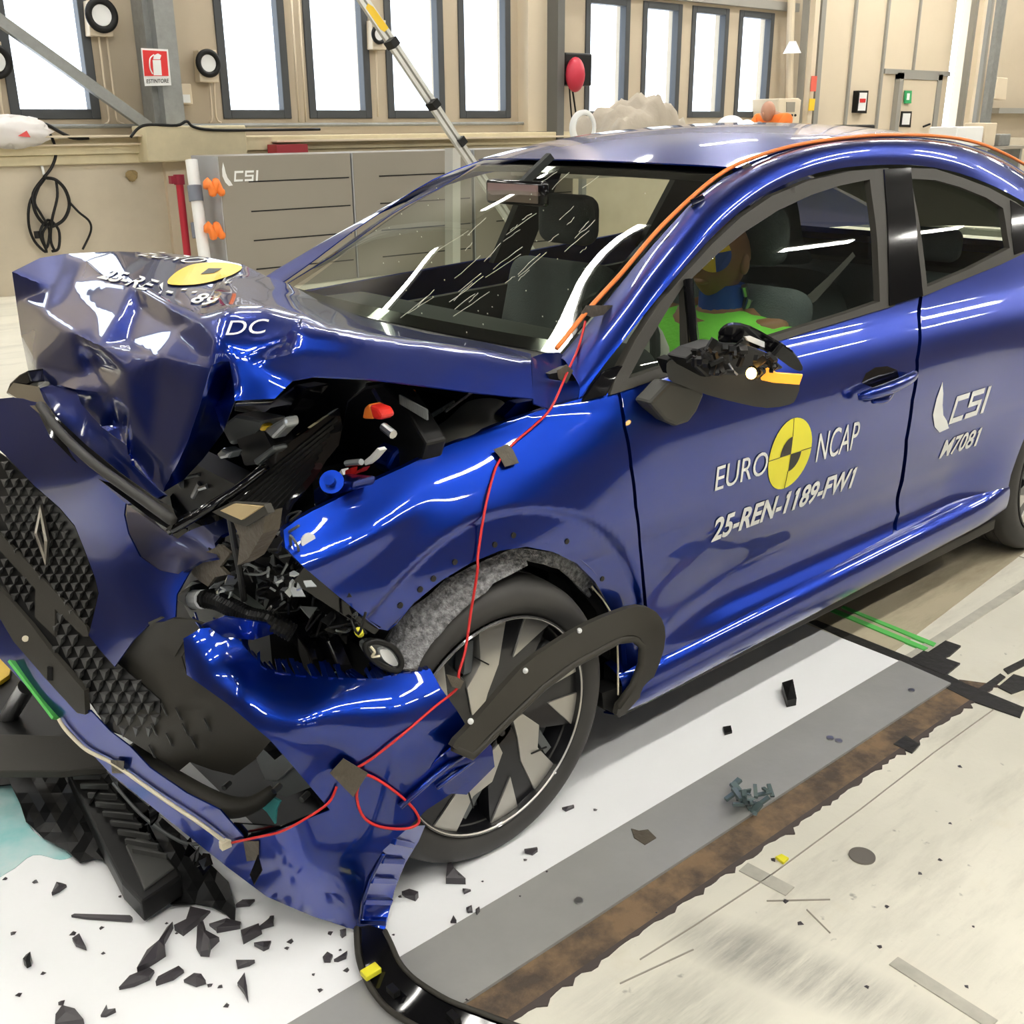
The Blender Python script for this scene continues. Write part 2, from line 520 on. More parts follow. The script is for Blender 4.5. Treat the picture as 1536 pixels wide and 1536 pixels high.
def window(i, a, b, z0, z1, y, s=1, fr=.09, axis='x'):
    """frame standing in the wall opening, glass inside it"""
    m = MB(); d0, d1 = (y - .02 * s, y + .10 * s)
    def bx(u0, u1, w0, w1, e0=d0, e1=d1):
        lo, hi = min(e0, e1), max(e0, e1)
        if axis == 'x': m.box((u0, lo, w0), (u1, hi, w1))
        else: m.box((lo, u0, w0), (hi, u1, w1))
    bx(a, a + fr, z0, z1); bx(b - fr, b, z0, z1); bx(a + fr, b - fr, z0, z0 + fr); bx(a + fr, b - fr, z1 - fr, z1)
    o = struct(m.build('window_%d' % i, M['wframe'], bevel=.008))
    g = MB(); yy = y + .05 * s
    if axis == 'x': g.box((a + fr, yy, z0 + fr), (b - fr, yy + .006, z1 - fr))
    else: g.box((yy, a + fr, z0 + fr), (yy + .006, b - fr, z1 - fr))
    adopt(g.build('pane', M['pane']), o)
    if axis == 'x': portal(((a+b)/2, yy + .02 * s, (z0+z1)/2), b - a - 2*fr, z1 - z0 - 2*fr, (math.pi/2 * (-1 if s > 0 else 1), 0, 0))
n = 1
for a, b in WIN: window(n, a, b, WZ0, WZ1, YB); n += 1
for h in FW: window(n, h[0], h[1], h[2], h[3], YF, -1); n += 1
for h in LW: window(n, h[0], h[1], h[2], h[3], X0, -1, .09, 'y'); n += 1
portal((20.71, YB + .1, 3.2), .86, 6.4, (-math.pi/2, 0, 0))

# ---- ceiling lamps: rows of long twin tubes hung along the hall
M['housing'] = mat('lamp housing', (.75, .75, .72), .5)
M['tube'] = mat('lit fluorescent tube', (1, 1, .97), .5, emit=(1, .97, .90), estr=64)
lamps = []
k = 0
for row, (y, ph) in enumerate(((-3.1, .7), (-.9, 1.9), (5.15, .55), (7.2, .2), (9.9, .2))):
    for i in range(11):
        x = -6.5 + ph + i * 3.1
        if (y == 5.15 and 4.5 < x < 20) or (y == 7.2 and x < 7) or (y == 9.9 and 0 < x < 3): continue
        L0 = thing('ceiling_light', 'long white tube lamp hung high under the hall ceiling', 'lamp', (x, y, 6.2), 'tube lamps under the ceiling')
        if not lamps:
            h = MB().box((-.85, -.11, .03), (.85, .11, .10)).build('housing', M['housing'])
            t = MB().box((-.80, -.075, -.005), (.80, .075, .03)).build('tube', M['tube'])
            h.parent = L0; t.parent = L0; lamps = [h, t]
        else:
            for s in lamps:
                c = s.copy(); COL.objects.link(c); c.parent = L0
        k += 1

# ================================================================ the car
YC = 2.37
CAR = thing('car', 'crashed blue hatchback with crumpled bonnet, hanging bumper and test stickers on its doors', 'car', (2.45, YC, 0))
ZT = [(.12, 1.60), (.18, 1.515), (.225, 1.474), (.27, 1.466), (.31, 1.476), (.355, 1.512), (.42, 1.520), (.50, 1.500), (.62, 1.474), (.75, 1.462), (.84, 1.466),
      (.90, 1.484), (.95, 1.512), (.99, 1.545), (1.1, 1.60), (1.2, 1.652), (1.3, 1.712), (1.4, 1.775), (1.46, 1.84), (1.5, 1.9)]
def Yb(x, z):
    y = interp(ZT, z)
    if z < .62:      # the scooped lower door fades out towards both wheels
        k = min(1, max(0, (x - 1.55) / .5)) * min(1, max(0, (3.5 - x) / .4))
        k = k * k * (3 - 2 * k)
        flat_ = 1.474 + max(0, .3 - z) ** 2 * 1.5
        y = y * k + flat_ * (1 - k)
    if x < 1.0: y += 1.0 * (1.0 - x) ** 2.4
    if x < 1.7 and z > .66:      # the wing rolls over towards the bonnet
        k = min(1, max(0, (1.70 - x) / .55)); k = k * k * (3 - 2 * k)
        y += k * 1.45 * (min(z, .93) - .66) ** 2
    if x < 1.2:                  # pressed-in crease behind the lamp
        k = min(1, max(0, (1.15 - x) / .25)); k = k * k * (3 - 2 * k)
        y -= .020 * k * math.exp(-((z - .80 - .22 * (x - .85)) / .030) ** 2)
    rr0 = math.hypot(x - 1.22, z - .33)
    if rr0 < .47:                # recessed flange round the arch
        k = min(1, (.47 - rr0) / .022); y += .011 * k * k * (3 - 2 * k)
    y -= .030 * math.exp(-((x - 1.24) / .36) ** 2) * math.exp(-((z - .66) / .16) ** 2)
    y -= .040 * math.exp(-((x - 3.85) / .42) ** 2) * math.exp(-((z - .70) / .20) ** 2)
    if x > 4.1: y += .5 * (x - 4.1) ** 2
    return y
def S(px, py, off=0.0):
    y = 1.48
    for _ in range(14):
        p = W(px, py, y=y); y = .5 * y + .5 * Yb(p.x, p.z)
    p = W(px, py, y=y)
    return p
def side(name, outline, m, parent=CAR, off=0.0, step=.016, holes=(), thick=.012, xz=False):
    """panel cut from the body side surface; off > 0 stands proud of it"""
    pts = [(p.x, p.z) for p in (S(*q) for q in outline)] if not xz else outline
    hs = [[(p.x, p.z) for p in (S(*q) for q in h)] for h in holes]
    V, Fc = cdt(pts, step, holes=hs)
    n = len(V); h = .004; N = []
    vs = [Vector((v.x, Yb(v.x, v.y) - off, v.y)) for v in V]
    for v in V:
        gx = (Yb(v.x + h, v.y) - Yb(v.x - h, v.y)) / (2*h); gz = (Yb(v.x, v.y + h) - Yb(v.x, v.y - h)) / (2*h)
        N.append(Vector((gx, -1, gz)).normalized())
    ff = []
    for f in Fc:
        a, b, c = (V[i] for i in f[:3])
        cr = (b - a).x * (c - a).y - (b - a).y * (c - a).x
        ff.append(tuple(f) if cr > 0 else tuple(reversed(f)))
    cnt = {}
    for f in ff:
        for i in range(len(f)):
            e = (f[i], f[(i+1) % len(f)]); cnt[e] = 1
    nv = list(vs); nn = list(N)
    if thick:
        for (a, b) in list(cnt):
            if (b, a) in cnt: continue
            k = len(nv)
            d = Vector((0, thick, 0))
            nv += [vs[a], vs[b], vs[b] + d, vs[a] + d]
            q = (vs[b] - vs[a]).cross(d)
            q = -q.normalized() if q.length > 1e-9 else Vector((1, 0, 0))
            nn += [q] * 4
            ff.append((k, k+3, k+2, k+1))
    o = obj(name, nv, ff, m, parent, smooth=True, off='keep')
    o.data.normals_split_custom_set_from_vertices([tuple(q) for q in nn])
    return o

# ---- lower side panels
fender_px = [(425,795),(445,780),(470,766),(520,741),(570,717),(612,698),(650,678),(700,657),(760,633),(820,612),(875,597),(925,587),
             (934,640),(944,700),(951,760),(958,820),(963,880),(968,930),(971,975),(966,1035),(936,1050),(934,1000),(930,950),
             (915,910),(893,873),(865,845),(830,828),(790,820),(750,826),(705,845),(660,872),(620,905),(580,946),(545,925),(500,888),(455,850),(428,822)]
fender = side('front_fender', fender_px, M['blue'], step=.011)
door_px = [(930,584),(1000,561),(1060,541),(1100,528),(1200,498),(1300,468),(1379,445),(1377,490),(1373,540),(1366,600),(1357,660),(1350,720),(1345,770),(1341,812),
           (1300,835),(1206,886),(1100,939),(995,984),(975,990),(973,930),(967,870),(962,820),(956,760),(949,700),(939,640)]
fdoor = side('front_door', door_px, M['blue'])
rear_px = [(1384,443),(1450,413),(1500,393),(1545,370)]
rear_xz = [(p.x, p.z) for p in (S(*q) for q in rear_px)]
rs = S(1347, 812); ra = S(1350, 720); rb = S(1379, 510)
rx0 = (S(1346,770).x, S(1346,770).z)
rear_all = rear_xz + [(3.75, 1.10), (4.1, 1.13), (4.45, 1.02), (4.62, .90), (4.66, .70), (4.6, .40), (4.35, .26), (4.21, .30)]
for i in range(9):
    a = math.radians(8 + i * 20.5); rear_all.append((3.86 + .37 * math.cos(a), .32 + .37 * math.sin(a)))
rear_all += [(3.49, .30), (3.42, .335), (3.2, .345), (rs.x, rs.z)]
for q in ((1347,812),(1350,770),(1356,720),(1362,660),(1371,600),(1378,540),(1382,490)):
    p = S(*q); rear_all.append((p.x, p.z))
rear_all = [rear_all[i] for i in range(len(rear_all)) if i == 0 or (Vector(rear_all[i]) - Vector(rear_all[i-1])).length > 1e-3]
rdoor = side('rear_door', rear_all, M['blue'], xz=True)
# side skirt with dark underside
sk = []
XS = [1.60, 1.66, 1.75, 2.0, 2.3, 2.6, 2.9, 3.1, 3.3, 3.42, 3.50]
for x in XS:
    t = (x - 1.6) / 1.9
    e = min(1, (x - 1.58) / .12, (3.56 - x) / .25); e = max(.05, e) ** .5
    zt = .30 + .045 * t
    sk.append([(x, 1.530, zt + .012), (x, 1.51 - .02*e, zt + .004), (x, 1.49 - .034 * e, zt - .018), (x, 1.488 - .040 * e, zt - .06), (x, 1.49 - .022 * e, zt - .105), (x, 1.53, zt - .125)])
skirt = loft('side_skirt', sk, M['blue'], CAR, 3, 4, .004)
MB().box((1.62, 1.50, .165), (3.5, 1.62, .205)).build('skirt_underside', M['blackm'], CAR, bevel=.006)
# dark shell behind the panel gaps and the wheel houses
inner = side('inner_side_shell', [(1.64,.24),(3.46,.26),(3.46,.6),(3.6,.75),(4.1,.75),(4.5,.6),(4.5,.9),(3.6,1.03),(2.9,1.0),(1.64,.93)], M['black'], off=-.035, xz=True, thick=0)

# ---- side frame above the belt: the blue rail, the dark window frame, glass
rail_out = [(838,537),(862,510),(905,458),(950,402),(1000,345),(1050,293),(1105,256),(1160,232),(1220,216),(1280,209),(1340,207),(1400,210),(1450,219),(1500,238),(1545,266),(1600,305),(1660,355)]
rail_in  = [(868,599),(905,549),(945,499),(985,449),(1025,403),(1066,358),(1108,319),(1155,287),(1210,264),(1270,251),(1330,247),(1385,249),(1440,260),(1495,281),(1545,308),(1600,345),(1660,392)]
yo = [1.70,1.715,1.735,1.755,1.78,1.805,1.83,1.84,1.845,1.845,1.845,1.845,1.845,1.85,1.85,1.86,1.87]
def yin(i, q): return S(*q).y
rows = [[], [], [], []]
RO = []; RI = []
for i, (a, b) in enumerate(zip(rail_out, rail_in)):
    pa = W(*a, y=yo[i]); pb = S(*b)
    RO.append(pa); RI.append(pb)
    mid = (pa * .5 + pb * .5) + Vector((0, -.018, .022)) * (.6 if i == 0 else 1)
    q1 = (pa * .82 + pb * .18) + Vector((0, -.008, .012))
    q3 = (pa * .2 + pb * .8) + Vector((0, -.014, .012))
    rows[0].append(pa)
    rows[1].append(q1); rows[2].append(mid); rows[3].append(q3)
rows.append(RI)
rail = loft('roof_rail', rows, M['blue'], CAR, 3, 4, .003)

# dark frame band between rail and glass (front door, rear door)
frame_out = rail_in[1:]
gl_front = [(1030,412),(1075,372),(1115,340),(1165,308),(1215,285),(1262,271),(1306,262),(1316,330),(1322,400),(1322,458),(1262,479),(1200,497),(1120,522),(1047,545),(1036,500),(1030,455)]
tri_gl = [(1027,415),(1027,470),(1030,548),(985,562),(933,581),(945,555),(965,520),(995,465)]
fr_out = [(912,592),(930,548),(950,510),(985,456),(1025,410),(1066,365),(1108,326),(1155,294),(1210,271),(1270,257),(1330,252),(1334,330),(1337,400),(1340,458),(1260,482),(1200,500),(1120,526),(1047,550),(1000,563),(960,576)]
frame = side('window_frame', [(p[0], p[1]) for p in fr_out], M['blackm'], fdoor, off=.006, step=.02,
             holes=[[(1034,418),(1075,379),(1115,347),(1165,315),(1215,292),(1258,278),(1302,269),(1310,330),(1315,400),(1317,452),(1262,471),(1200,490),(1120,515),(1050,538),(1045,500)],
                    [(1024,425),(1026,470),(1028,540),(985,552),(940,567),(965,520),(995,470)]], thick=.02)
side('door_glass', [(1030,412),(1075,374),(1115,342),(1165,310),(1215,287),(1262,273),(1306,264),(1316,330),(1322,400),(1322,458),(1262,479),(1200,497),(1120,522),(1047,545)], M['glass2'], fdoor, off=-.012, step=.04, thick=0)
side('quarter_glass', [(1027,418),(1028,470),(1031,548),(985,560),(933,574),(965,520),(995,465)], M['glass2'], fdoor, off=-.012, step=.04, thick=0)
MB().tube([S(1026,420) - Vector((0,.012,0)), S(1031,480) - Vector((0,.012,0)), S(1037,548) - Vector((0,.012,0))], .012).build('window_post', M['gloss'], fdoor)
# B pillar cover, glossy
side('pillar_cover', [(1322,254),(1362,251),(1366,300),(1372,370),(1380,443),(1330,458),(1328,380),(1325,300)], M['gloss'], fdoor, off=.010, step=.03, thick=.015)
# rear door frame and glass
side('window_frame', [(1356,252),(1400,253),(1440,266),(1480,281),(1520,302),(1560,330),(1600,362),(1545,374),(1500,396),(1450,416),(1380,445),(1372,370),(1362,300)], M['blackm'], rdoor, off=.006, step=.02,
     holes=[[(1364,268),(1400,270),(1436,280),(1476,296),(1502,312),(1508,350),(1512,372),(1500,378),(1450,404),(1388,430),(1380,360),(1372,310)]], thick=.02)
side('door_glass', [(1362,263),(1400,265),(1440,275),(1480,290),(1506,306),(1512,350),(1516,380),(1500,386),(1450,412),(1384,440),(1376,360),(1368,310)], M['glass2'], rdoor, off=-.012, step=.04, thick=0)
side('quarter_trim', [(1512,300),(1560,328),(1640,392),(1600,368),(1545,372),(1518,382),(1514,350)], M['gloss'], rdoor, off=.008, step=.03, thick=.01)

# ---- roof
def mir(p): return Vector((p[0], 2 * YC - p[1], p[2]))
RO_N = RO[6:]
rr = []
for i, p in enumerate(RO_N):
    row = []
    for t in (0, .08, .25, .5, .75, .92, 1):
        y = p.y + (2 * YC - 2 * p.y) * t
        k = 4 * t * (1 - t)
        crown = (.012, .024, .034, .041, .044)[min(i, 4)] * k ** .8
        row.append(Vector((p.x - .085 * k ** .9 * max(0, 1 - i / 3.), y, p.z + crown + (.004 if i == 0 else 0))))
    rr.append(row)
roof = loft('roof', rr, M['blue'], CAR, 4, 4, .004)
roof['kind'] = 'thing'
del roof['kind']
# far side rail and far side (mirrored, simpler)
loft('roof_rail', [[mir(p) - Vector((0, 0, (0, .016, .030, .022, .012)[j])) for p in r] for j, r in enumerate(rows)], M['blue'], CAR, 2, 3, .003)
MB().prism([(1.65, 3.10, .30), (3.6, 3.10, .30), (3.6, 3.06, .98), (1.65, 3.06, .90)], (0, -.03, 0)).build('far_door_trim', M['inter'], CAR)
far_low = [(1.45,.22),(3.46,.22)]
for i in range(7):
    a = math.radians(180 - 8 - i * 27); far_low.append((3.86 + .37 * math.cos(a), .32 + .37 * math.sin(a)))
far_low += [(4.6,.35),(4.66,.75),(4.5,1.0),(4.0,1.10),(3.3,1.06),(2.7,1.02),(2.1,.985),(1.6,.95),(1.2,.92),(.95,.9),(.9,.6),(.95,.45)]
for i in range(7):
    a = math.radians(170 - i * 26); far_low.append((1.26 + .36 * math.cos(a), .32 + .36 * math.sin(a)))
V, Fc = cdt(far_low, .06)
obj('far_side_panel', [Vector((v.x, 2*YC - Yb(v.x, v.y), v.y)) for v in V], Fc, M['blue'], CAR, smooth=True, thick=.006)
fb = [[], []]
for (a, b) in ((2.63, 2.80), (3.45, 3.85)):
    MB().prism([(a, 2*YC - Yb(a, 1.0), 1.0), (b, 2*YC - Yb(b, 1.0), 1.0), (b, 2*YC - Yb(b, 1.40), 1.38), (a + .02, 2*YC - Yb(a, 1.42), 1.40)], (0, -.03, 0)).build('far_pillar', M['inter'], CAR)

# ---- windscreen
wsn = [W(838,530,y=1.72), W(905,452,y=1.755), W(1000,342,y=1.80), W(1094,262,y=1.835)]
wsf = [mir(p) for p in wsn]
g = []
for a, b in zip(wsn, wsf):
    row = []
    for t in (0, .12, .3, .5, .7, .88, 1):
        k = 4 * t * (1 - t)
        row.append(a.lerp(b, t) + Vector((-.085 * k ** .9, 0, .012 * k)))
    g.append(row)
ws = loft('windscreen', g, M['glass'], CAR, 5, 5, 0)
bd = MB()
def on_ws(i, j): return g[i][j]
edge = [g[i][0] for i in range(4)]
for e0, e1, w in (([g[i][0] for i in range(4)], [g[i][0].lerp(g[i][6], .035) for i in range(4)], 0), ([g[i][6] for i in range(4)], [g[i][6].lerp(g[i][0], .035) for i in range(4)], 0),
                  (g[0], [g[0][j].lerp(g[1][j], .22) for j in range(7)], 0), (g[3], [g[3][j].lerp(g[2][j], .13) for j in range(7)], 0)):
    a = smooth_path(e0, 5); b = smooth_path(e1, 5); n = len(a)
    o3 = Vector((-.0, .0, -.003))
    bd.add([p + o3 for p in a] + [p + o3 for p in b], [(i, i+1, n+i+1, n+i) for i in range(n-1)])
bd.build('glass_border', M['gloss'], ws, thick=.002)
cslab2 = TPS([(796,535,'y',1.66),(838,530,'y',1.70),(868,599,'y',1.585),(800,602,'y',1.56),(905,552,'y',1.63),(850,565,'y',1.63)])
sheet('cowl_corner', [(797,536),(815,530),(838,528),(868,552),(905,548),(886,575),(872,600),(825,613),(800,605)], cslab2, M['blue'], CAR, step=8)
side('mirror_triangle', [(872,600),(905,556),(930,548),(905,592)], M['gloss'], CAR, off=.008, step=.02, thick=.01)
# cowl below the screen
cw = [[p + Vector((0, 0, -.004)) for p in g[0]], [p + Vector((-.10, 0, -.035)) for p in g[0]], [p + Vector((-.16, 0, -.10)) for p in g[0]]]
loft('cowl', cw, M['black'], CAR, 3, 3, .003)

# ---- wheels
def wheel(name_c, cx, y, r_t, yaw, parent):
    c = Vector((cx, y, r_t)); ax = Vector((math.sin(yaw), -math.cos(yaw), 0))   # outward
    root = thing('wheel', None, None, c); adopt(root, parent)
    w = .20
    t = MB().lathe([(.234, -.02), (.243, .0), (.252, .010), (.268, .016), (.288, .015), (.304, .005), (.313, -.008), (.318, -.022), (.3205, -.05), (.313, -.053), (.313, -.060), (.3207, -.063),
                    (.321, -.10), (.313, -.103), (.313, -.110), (.321, -.113), (.3205, -.15), (.319, -.18), (.305, -.20), (.26, -.215), (.234, -.19)], c, ax, 96)
    t.build('tyre', M['rubber'], root, smooth=True, autosm=35)
    rimm = MB().lathe([(.243, .004), (.246, .010), (.243, .014), (.239, .008), (.2385, -.006), (.232, -.03), (.215, -.07), (.21, -.17)], c, ax, 96)
    rimm.lathe([(.0, -.085), (.10, -.085), (.21, -.11)], c, ax, 40)
    rimm.build('rim', M['rimblack'], root, smooth=True, autosm=30)
    MB().lathe([(.2445, .0125), (.2405, .0125), (.2395, .008)], c, ax, 96).build('rim_edge', M['silver'], root, smooth=True)
    a = ax.cross(Vector((0, 0, 1))).normalized(); b = Vector((0, 0, 1))
    if a.x < 0: a = -a
    def P(r, deg, h): 
        tt = math.radians(deg); return c + a * (r * math.cos(tt)) + b * (r * math.sin(tt)) + ax * h
    def plate(poly, h0, h1, mm):
        q = []
        for i, (r, d) in enumerate(poly):
            q.append((r, d))
            r2, d2 = poly[(i+1) % len(poly)]
            if r > .22 and r2 > .22:
                k = int(abs(d2 - d) / 3)
                for j in range(1, k): q.append((r + (r2-r)*j/k, d + (d2-d)*j/k))
        poly = q; n = len(poly)
        mm.add([P(r, d, h1) for r, d in poly] + [P(r, d, h0) for r, d in poly], [tuple(range(n))] + [(i, (i+1) % n, (i+1) % n + n, i + n) for i in range(n)])
    return root, c, ax, a, b, P, plate
WC = (1.221, 1.478, .319)
root, c, ax, wa, wb, P, plate = wheel('wheel', WC[0], WC[1], WC[2], 0.0, CAR)
c0 = Vector(WC)
wheel_root = root
spk = MB()
for k in range(5):
    d = 72 * k
    R_ = lambda pl: [(r, a_ + d) for r, a_ in pl]
    fb_ = MB(); plate(R_([(.05,-8),(.078,-3),(.135,-22),(.160,-41),(.2385,-45),(.2385,-62),(.14,-59),(.085,-42)]), -.03, -.0015, fb_)
    fb_.build('spoke_face', M['silver'], wheel_root, bevel=.001)
    fb_ = MB(); plate(R_([(.150,-74),(.2385,-75),(.2385,-93.5)]), -.03, -.0015, fb_)
    fb_.build('spoke_face', M['silver'], wheel_root, bevel=.001)
    plate(R_([(.04,-10),(.085,-42),(.14,-59),(.2385,-62),(.2385,-75),(.15,-74),(.2385,-93.5),(.222,-94),(.147,-97),(.135,-94),(.078,-75),(.04,-82)]), -.04, -.006, spk)
    hol = MB(); plate(R_([(.12,-100),(.238,-92),(.238,-119),(.14,-116)]), -.075, -.055, hol)
    hol.bar(P(.150, -103+d, -.03), P(.215, -112+d, -.03), .020, .03, ax)
    hol.build('spoke_pocket', M['grey'], wheel_root)
    MB().bar(P(.15, -48+d, -.0005), P(.185, -38+d, -.0005), .003, .003, ax).build('face_groove', M['black'], wheel_root)
plate([(.055, 18 * i) for i in range(20)], -.04, -.006, spk)
for i in range(5): spk.cyl(P(.038, 72*i+20, -.02), P(.038, 72*i+20, -.004), .007, 10)
spk.build('spokes', M['rimblack'], wheel_root)
MB().lathe([(0, .002), (.018, .002), (.026, -.004)], c0 + Vector((0, .004, 0)), ax, 24).build('hub_cap', M['gloss'], wheel_root, smooth=True)
# brake disc seen through the spokes
MB().lathe([(.06, -.11), (.155, -.11), (.155, -.13), (.06, -.13)], c0, ax, 40).build('brake_disc', M['steel'], wheel_root)
# copies for the other corners
def copy_wheel(loc, rotz=0):
    r2 = wheel_root.copy(); COL.objects.link(r2)
    r2.matrix_parent_inverse = wheel_root.matrix_parent_inverse.copy(); r2.location = loc; r2.rotation_euler = (0, 0, rotz)
    for ch in list(wheel_root.children):
        q = ch.copy(); COL.objects.link(q); q.parent = r2; q.matrix_parent_inverse = ch.matrix_parent_inverse.copy()
copy_wheel((3.86, WC[1] + .02, .321))
copy_wheel((1.26, 2*YC - WC[1], .32), math.pi)
copy_wheel((3.86, 2*YC - WC[1], .32), math.pi)
# closed wheel house behind the front wheel
for (x0, sgn) in ((1.24, 1), (3.86, 1), (1.24, -1), (3.86, -1)):
    wh = MB(); y0 = 1.50 if sgn > 0 else 2*YC - 1.50
    n = 14; r = .365
    a_ = [(x0 + r*math.cos(math.pi*i/n), .32 + r*math.sin(math.pi*i/n)) for i in range(n+1)]
    v = [(x, y0 + sgn*.02, z) for x, z in a_] + [(x, y0 + sgn*.36, z) for x, z in a_]
    wh.add(v, [(i, i+1, n+1+i+1, n+1+i) for i in range(n)])
    v2 = [(x, y0 + sgn*.36, z) for x, z in a_] + [(x0, y0 + sgn*.36, .30)]
    wh.add(v2, [(i, i+1, n+1) for i in range(n)])
    wh.build('wheel_house', M['black'], CAR, thick=.004)
# underbody
MB().box((1.62, 1.60, .17), (3.45, 3.14, .26)).box((1.0, 1.9, .2), (4.6, 2.84, .28)).build('underbody', M['black'], CAR)

# ================================================================ crumpled bonnet
hv = dict(
 A=(18,408,'y',3.02), B=(60,387,'y',3.08), C=(95,381,'y',3.10), D1=(76,432,'y',2.80), D2=(93,455,'y',2.66), E=(128,391,'y',2.95), E2=(112,425,'y',2.78),
 F=(178,472,'y',2.20), G=(192,512,'y',2.10), F0=(140,462,'y',2.44), H=(343,464,'y',1.66), I=(328,513,'y',1.60), H2=(300,478,'y',1.72), G2=(262,490,'y',1.86),
 T1=(170,377,'y',3.12), T2=(245,379,'y',3.12), T3=(310,386,'y',3.10), T4=(365,397,'y',3.06), K=(398,414,'y',3.00), K1=(372,418,'y',2.7),
 M1=(200,425,'z',1.185), M2=(270,425,'z',1.165), M3=(250,455,'z',1.19), M4=(320,435,'z',1.135), M5=(330,410,'z',1.12), M6=(160,420,'z',1.17), M7=(355,440,'y',2.05),
 M8=(212,462,'y',2.16),
 N1=(398,452,'y',1.86), N2=(430,440,'z',1.085), N3=(400,435,'y',2.25),
 R0=(434,426,'y',2.95), R1=(480,452,'z',1.05), R2=(550,478,'z',1.04), R3=(640,500,'z',1.03), R4=(730,514,'z',1.025), R5=(797,531,'y',1.70),
 S1=(400,462,'y',1.66), S2=(455,476,'y',1.64), S2b=(480,490,'y',1.63), S3=(560,504,'y',1.63), S4=(640,513,'y',1.625), S5=(720,525,'y',1.62), S6=(796,541,'y',1.62),
 Q0=(800,598,'y',1.545), Q1=(720,590,'y',1.53), Q2=(640,579,'y',1.525), Q3=(550,568,'y',1.53), Q4=(470,564,'y',1.54), Q5=(440,570,'y',1.54), Q6=(412,598,'y',1.53), Q7=(352,601,'y',1.56),
 U1=(402,500,'y',1.60), U2=(372,545,'y',1.565), U3=(345,540,'y',1.585), U4=(440,530,'y',1.60), U5=(420,512,'y',1.575), U6=(520,535,'y',1.585),
 L1=(24,450,'x',.86), L2=(32,505,'x',.83), L3=(46,573,'x',.79), L4=(60,584,'x',.76), D3=(66,470,'x',.80), D4=(50,545,'x',.765),
 B1=(88,577,'x',.735), B2=(113,584,'x',.72), B3=(122,606,'x',.735), B4=(152,640,'x',.72), B5=(190,668,'x',.70), B6=(197,700,'x',.71), TIP=(245,738,'x',.69),
 C1=(110,500,'x',.745), C2=(150,520,'x',.735), C3=(120,560,'x',.75), C4=(165,590,'x',.72), C5=(190,560,'x',.715), C6=(194,610,'x',.705), C7=(140,545,'x',.77), C8=(180,640,'x',.74),
 V1=(240,535,'x',.735), V2=(235,600,'x',.725), V3=(225,670,'x',.705), J1=(318,550,'x',.735), J2=(304,600,'x',.72), J3=(283,660,'x',.705), J4=(262,705,'x',.695),
 O1=(345,570,'x',.80), O2=(335,648,'x',.80), O3=(305,688,'x',.765), O4=(275,720,'x',.72), O5=(322,610,'x',.765), G3=(196,530,'x',.74), V0=(265,500,'x',.775))
hb = ['A','B','C','T1','T2','T3','T4','K','R0','R1','R2','R3','R4','R5','S6','Q0','Q1','Q2','Q3','Q4','Q5','Q6','Q7','O2','O3','O4','TIP','B6','B5','B4','B3','B2','B1','L4','L3','L2','L1']
creases = [('C','D1'),('D1','E'),('D2','E2'),('E2','E'),('D2','F0'),('F0','F'),('F','G'),('G','G2'),('G2','H2'),('H2','H'),('H','I'),('G','V0'),('V0','I'),('G','G3'),('G3','C5'),('C5','C6'),('C6','B6'),('D1','D2'),
           ('I','J1'),('J1','J2'),('J2','J3'),('J3','J4'),('J4','TIP'),('D1','D3'),('D3','D4'),('D4','L4'),('H','S1'),('S1','S2'),('S2','S2b'),('S2b','S3'),('S3','S4'),('S4','S5'),('S5','S6'),
           ('H','M7'),('M7','K1'),('K1','K'),('K','N3'),('N3','N1'),('N1','S1'),('I','U3'),('U3','Q7'),('I','U5'),('M8','F'),('D2','C1'),('C3','C4'),('C4','C8'),('B2','C3'),('U5','U4'),('U4','U6')]
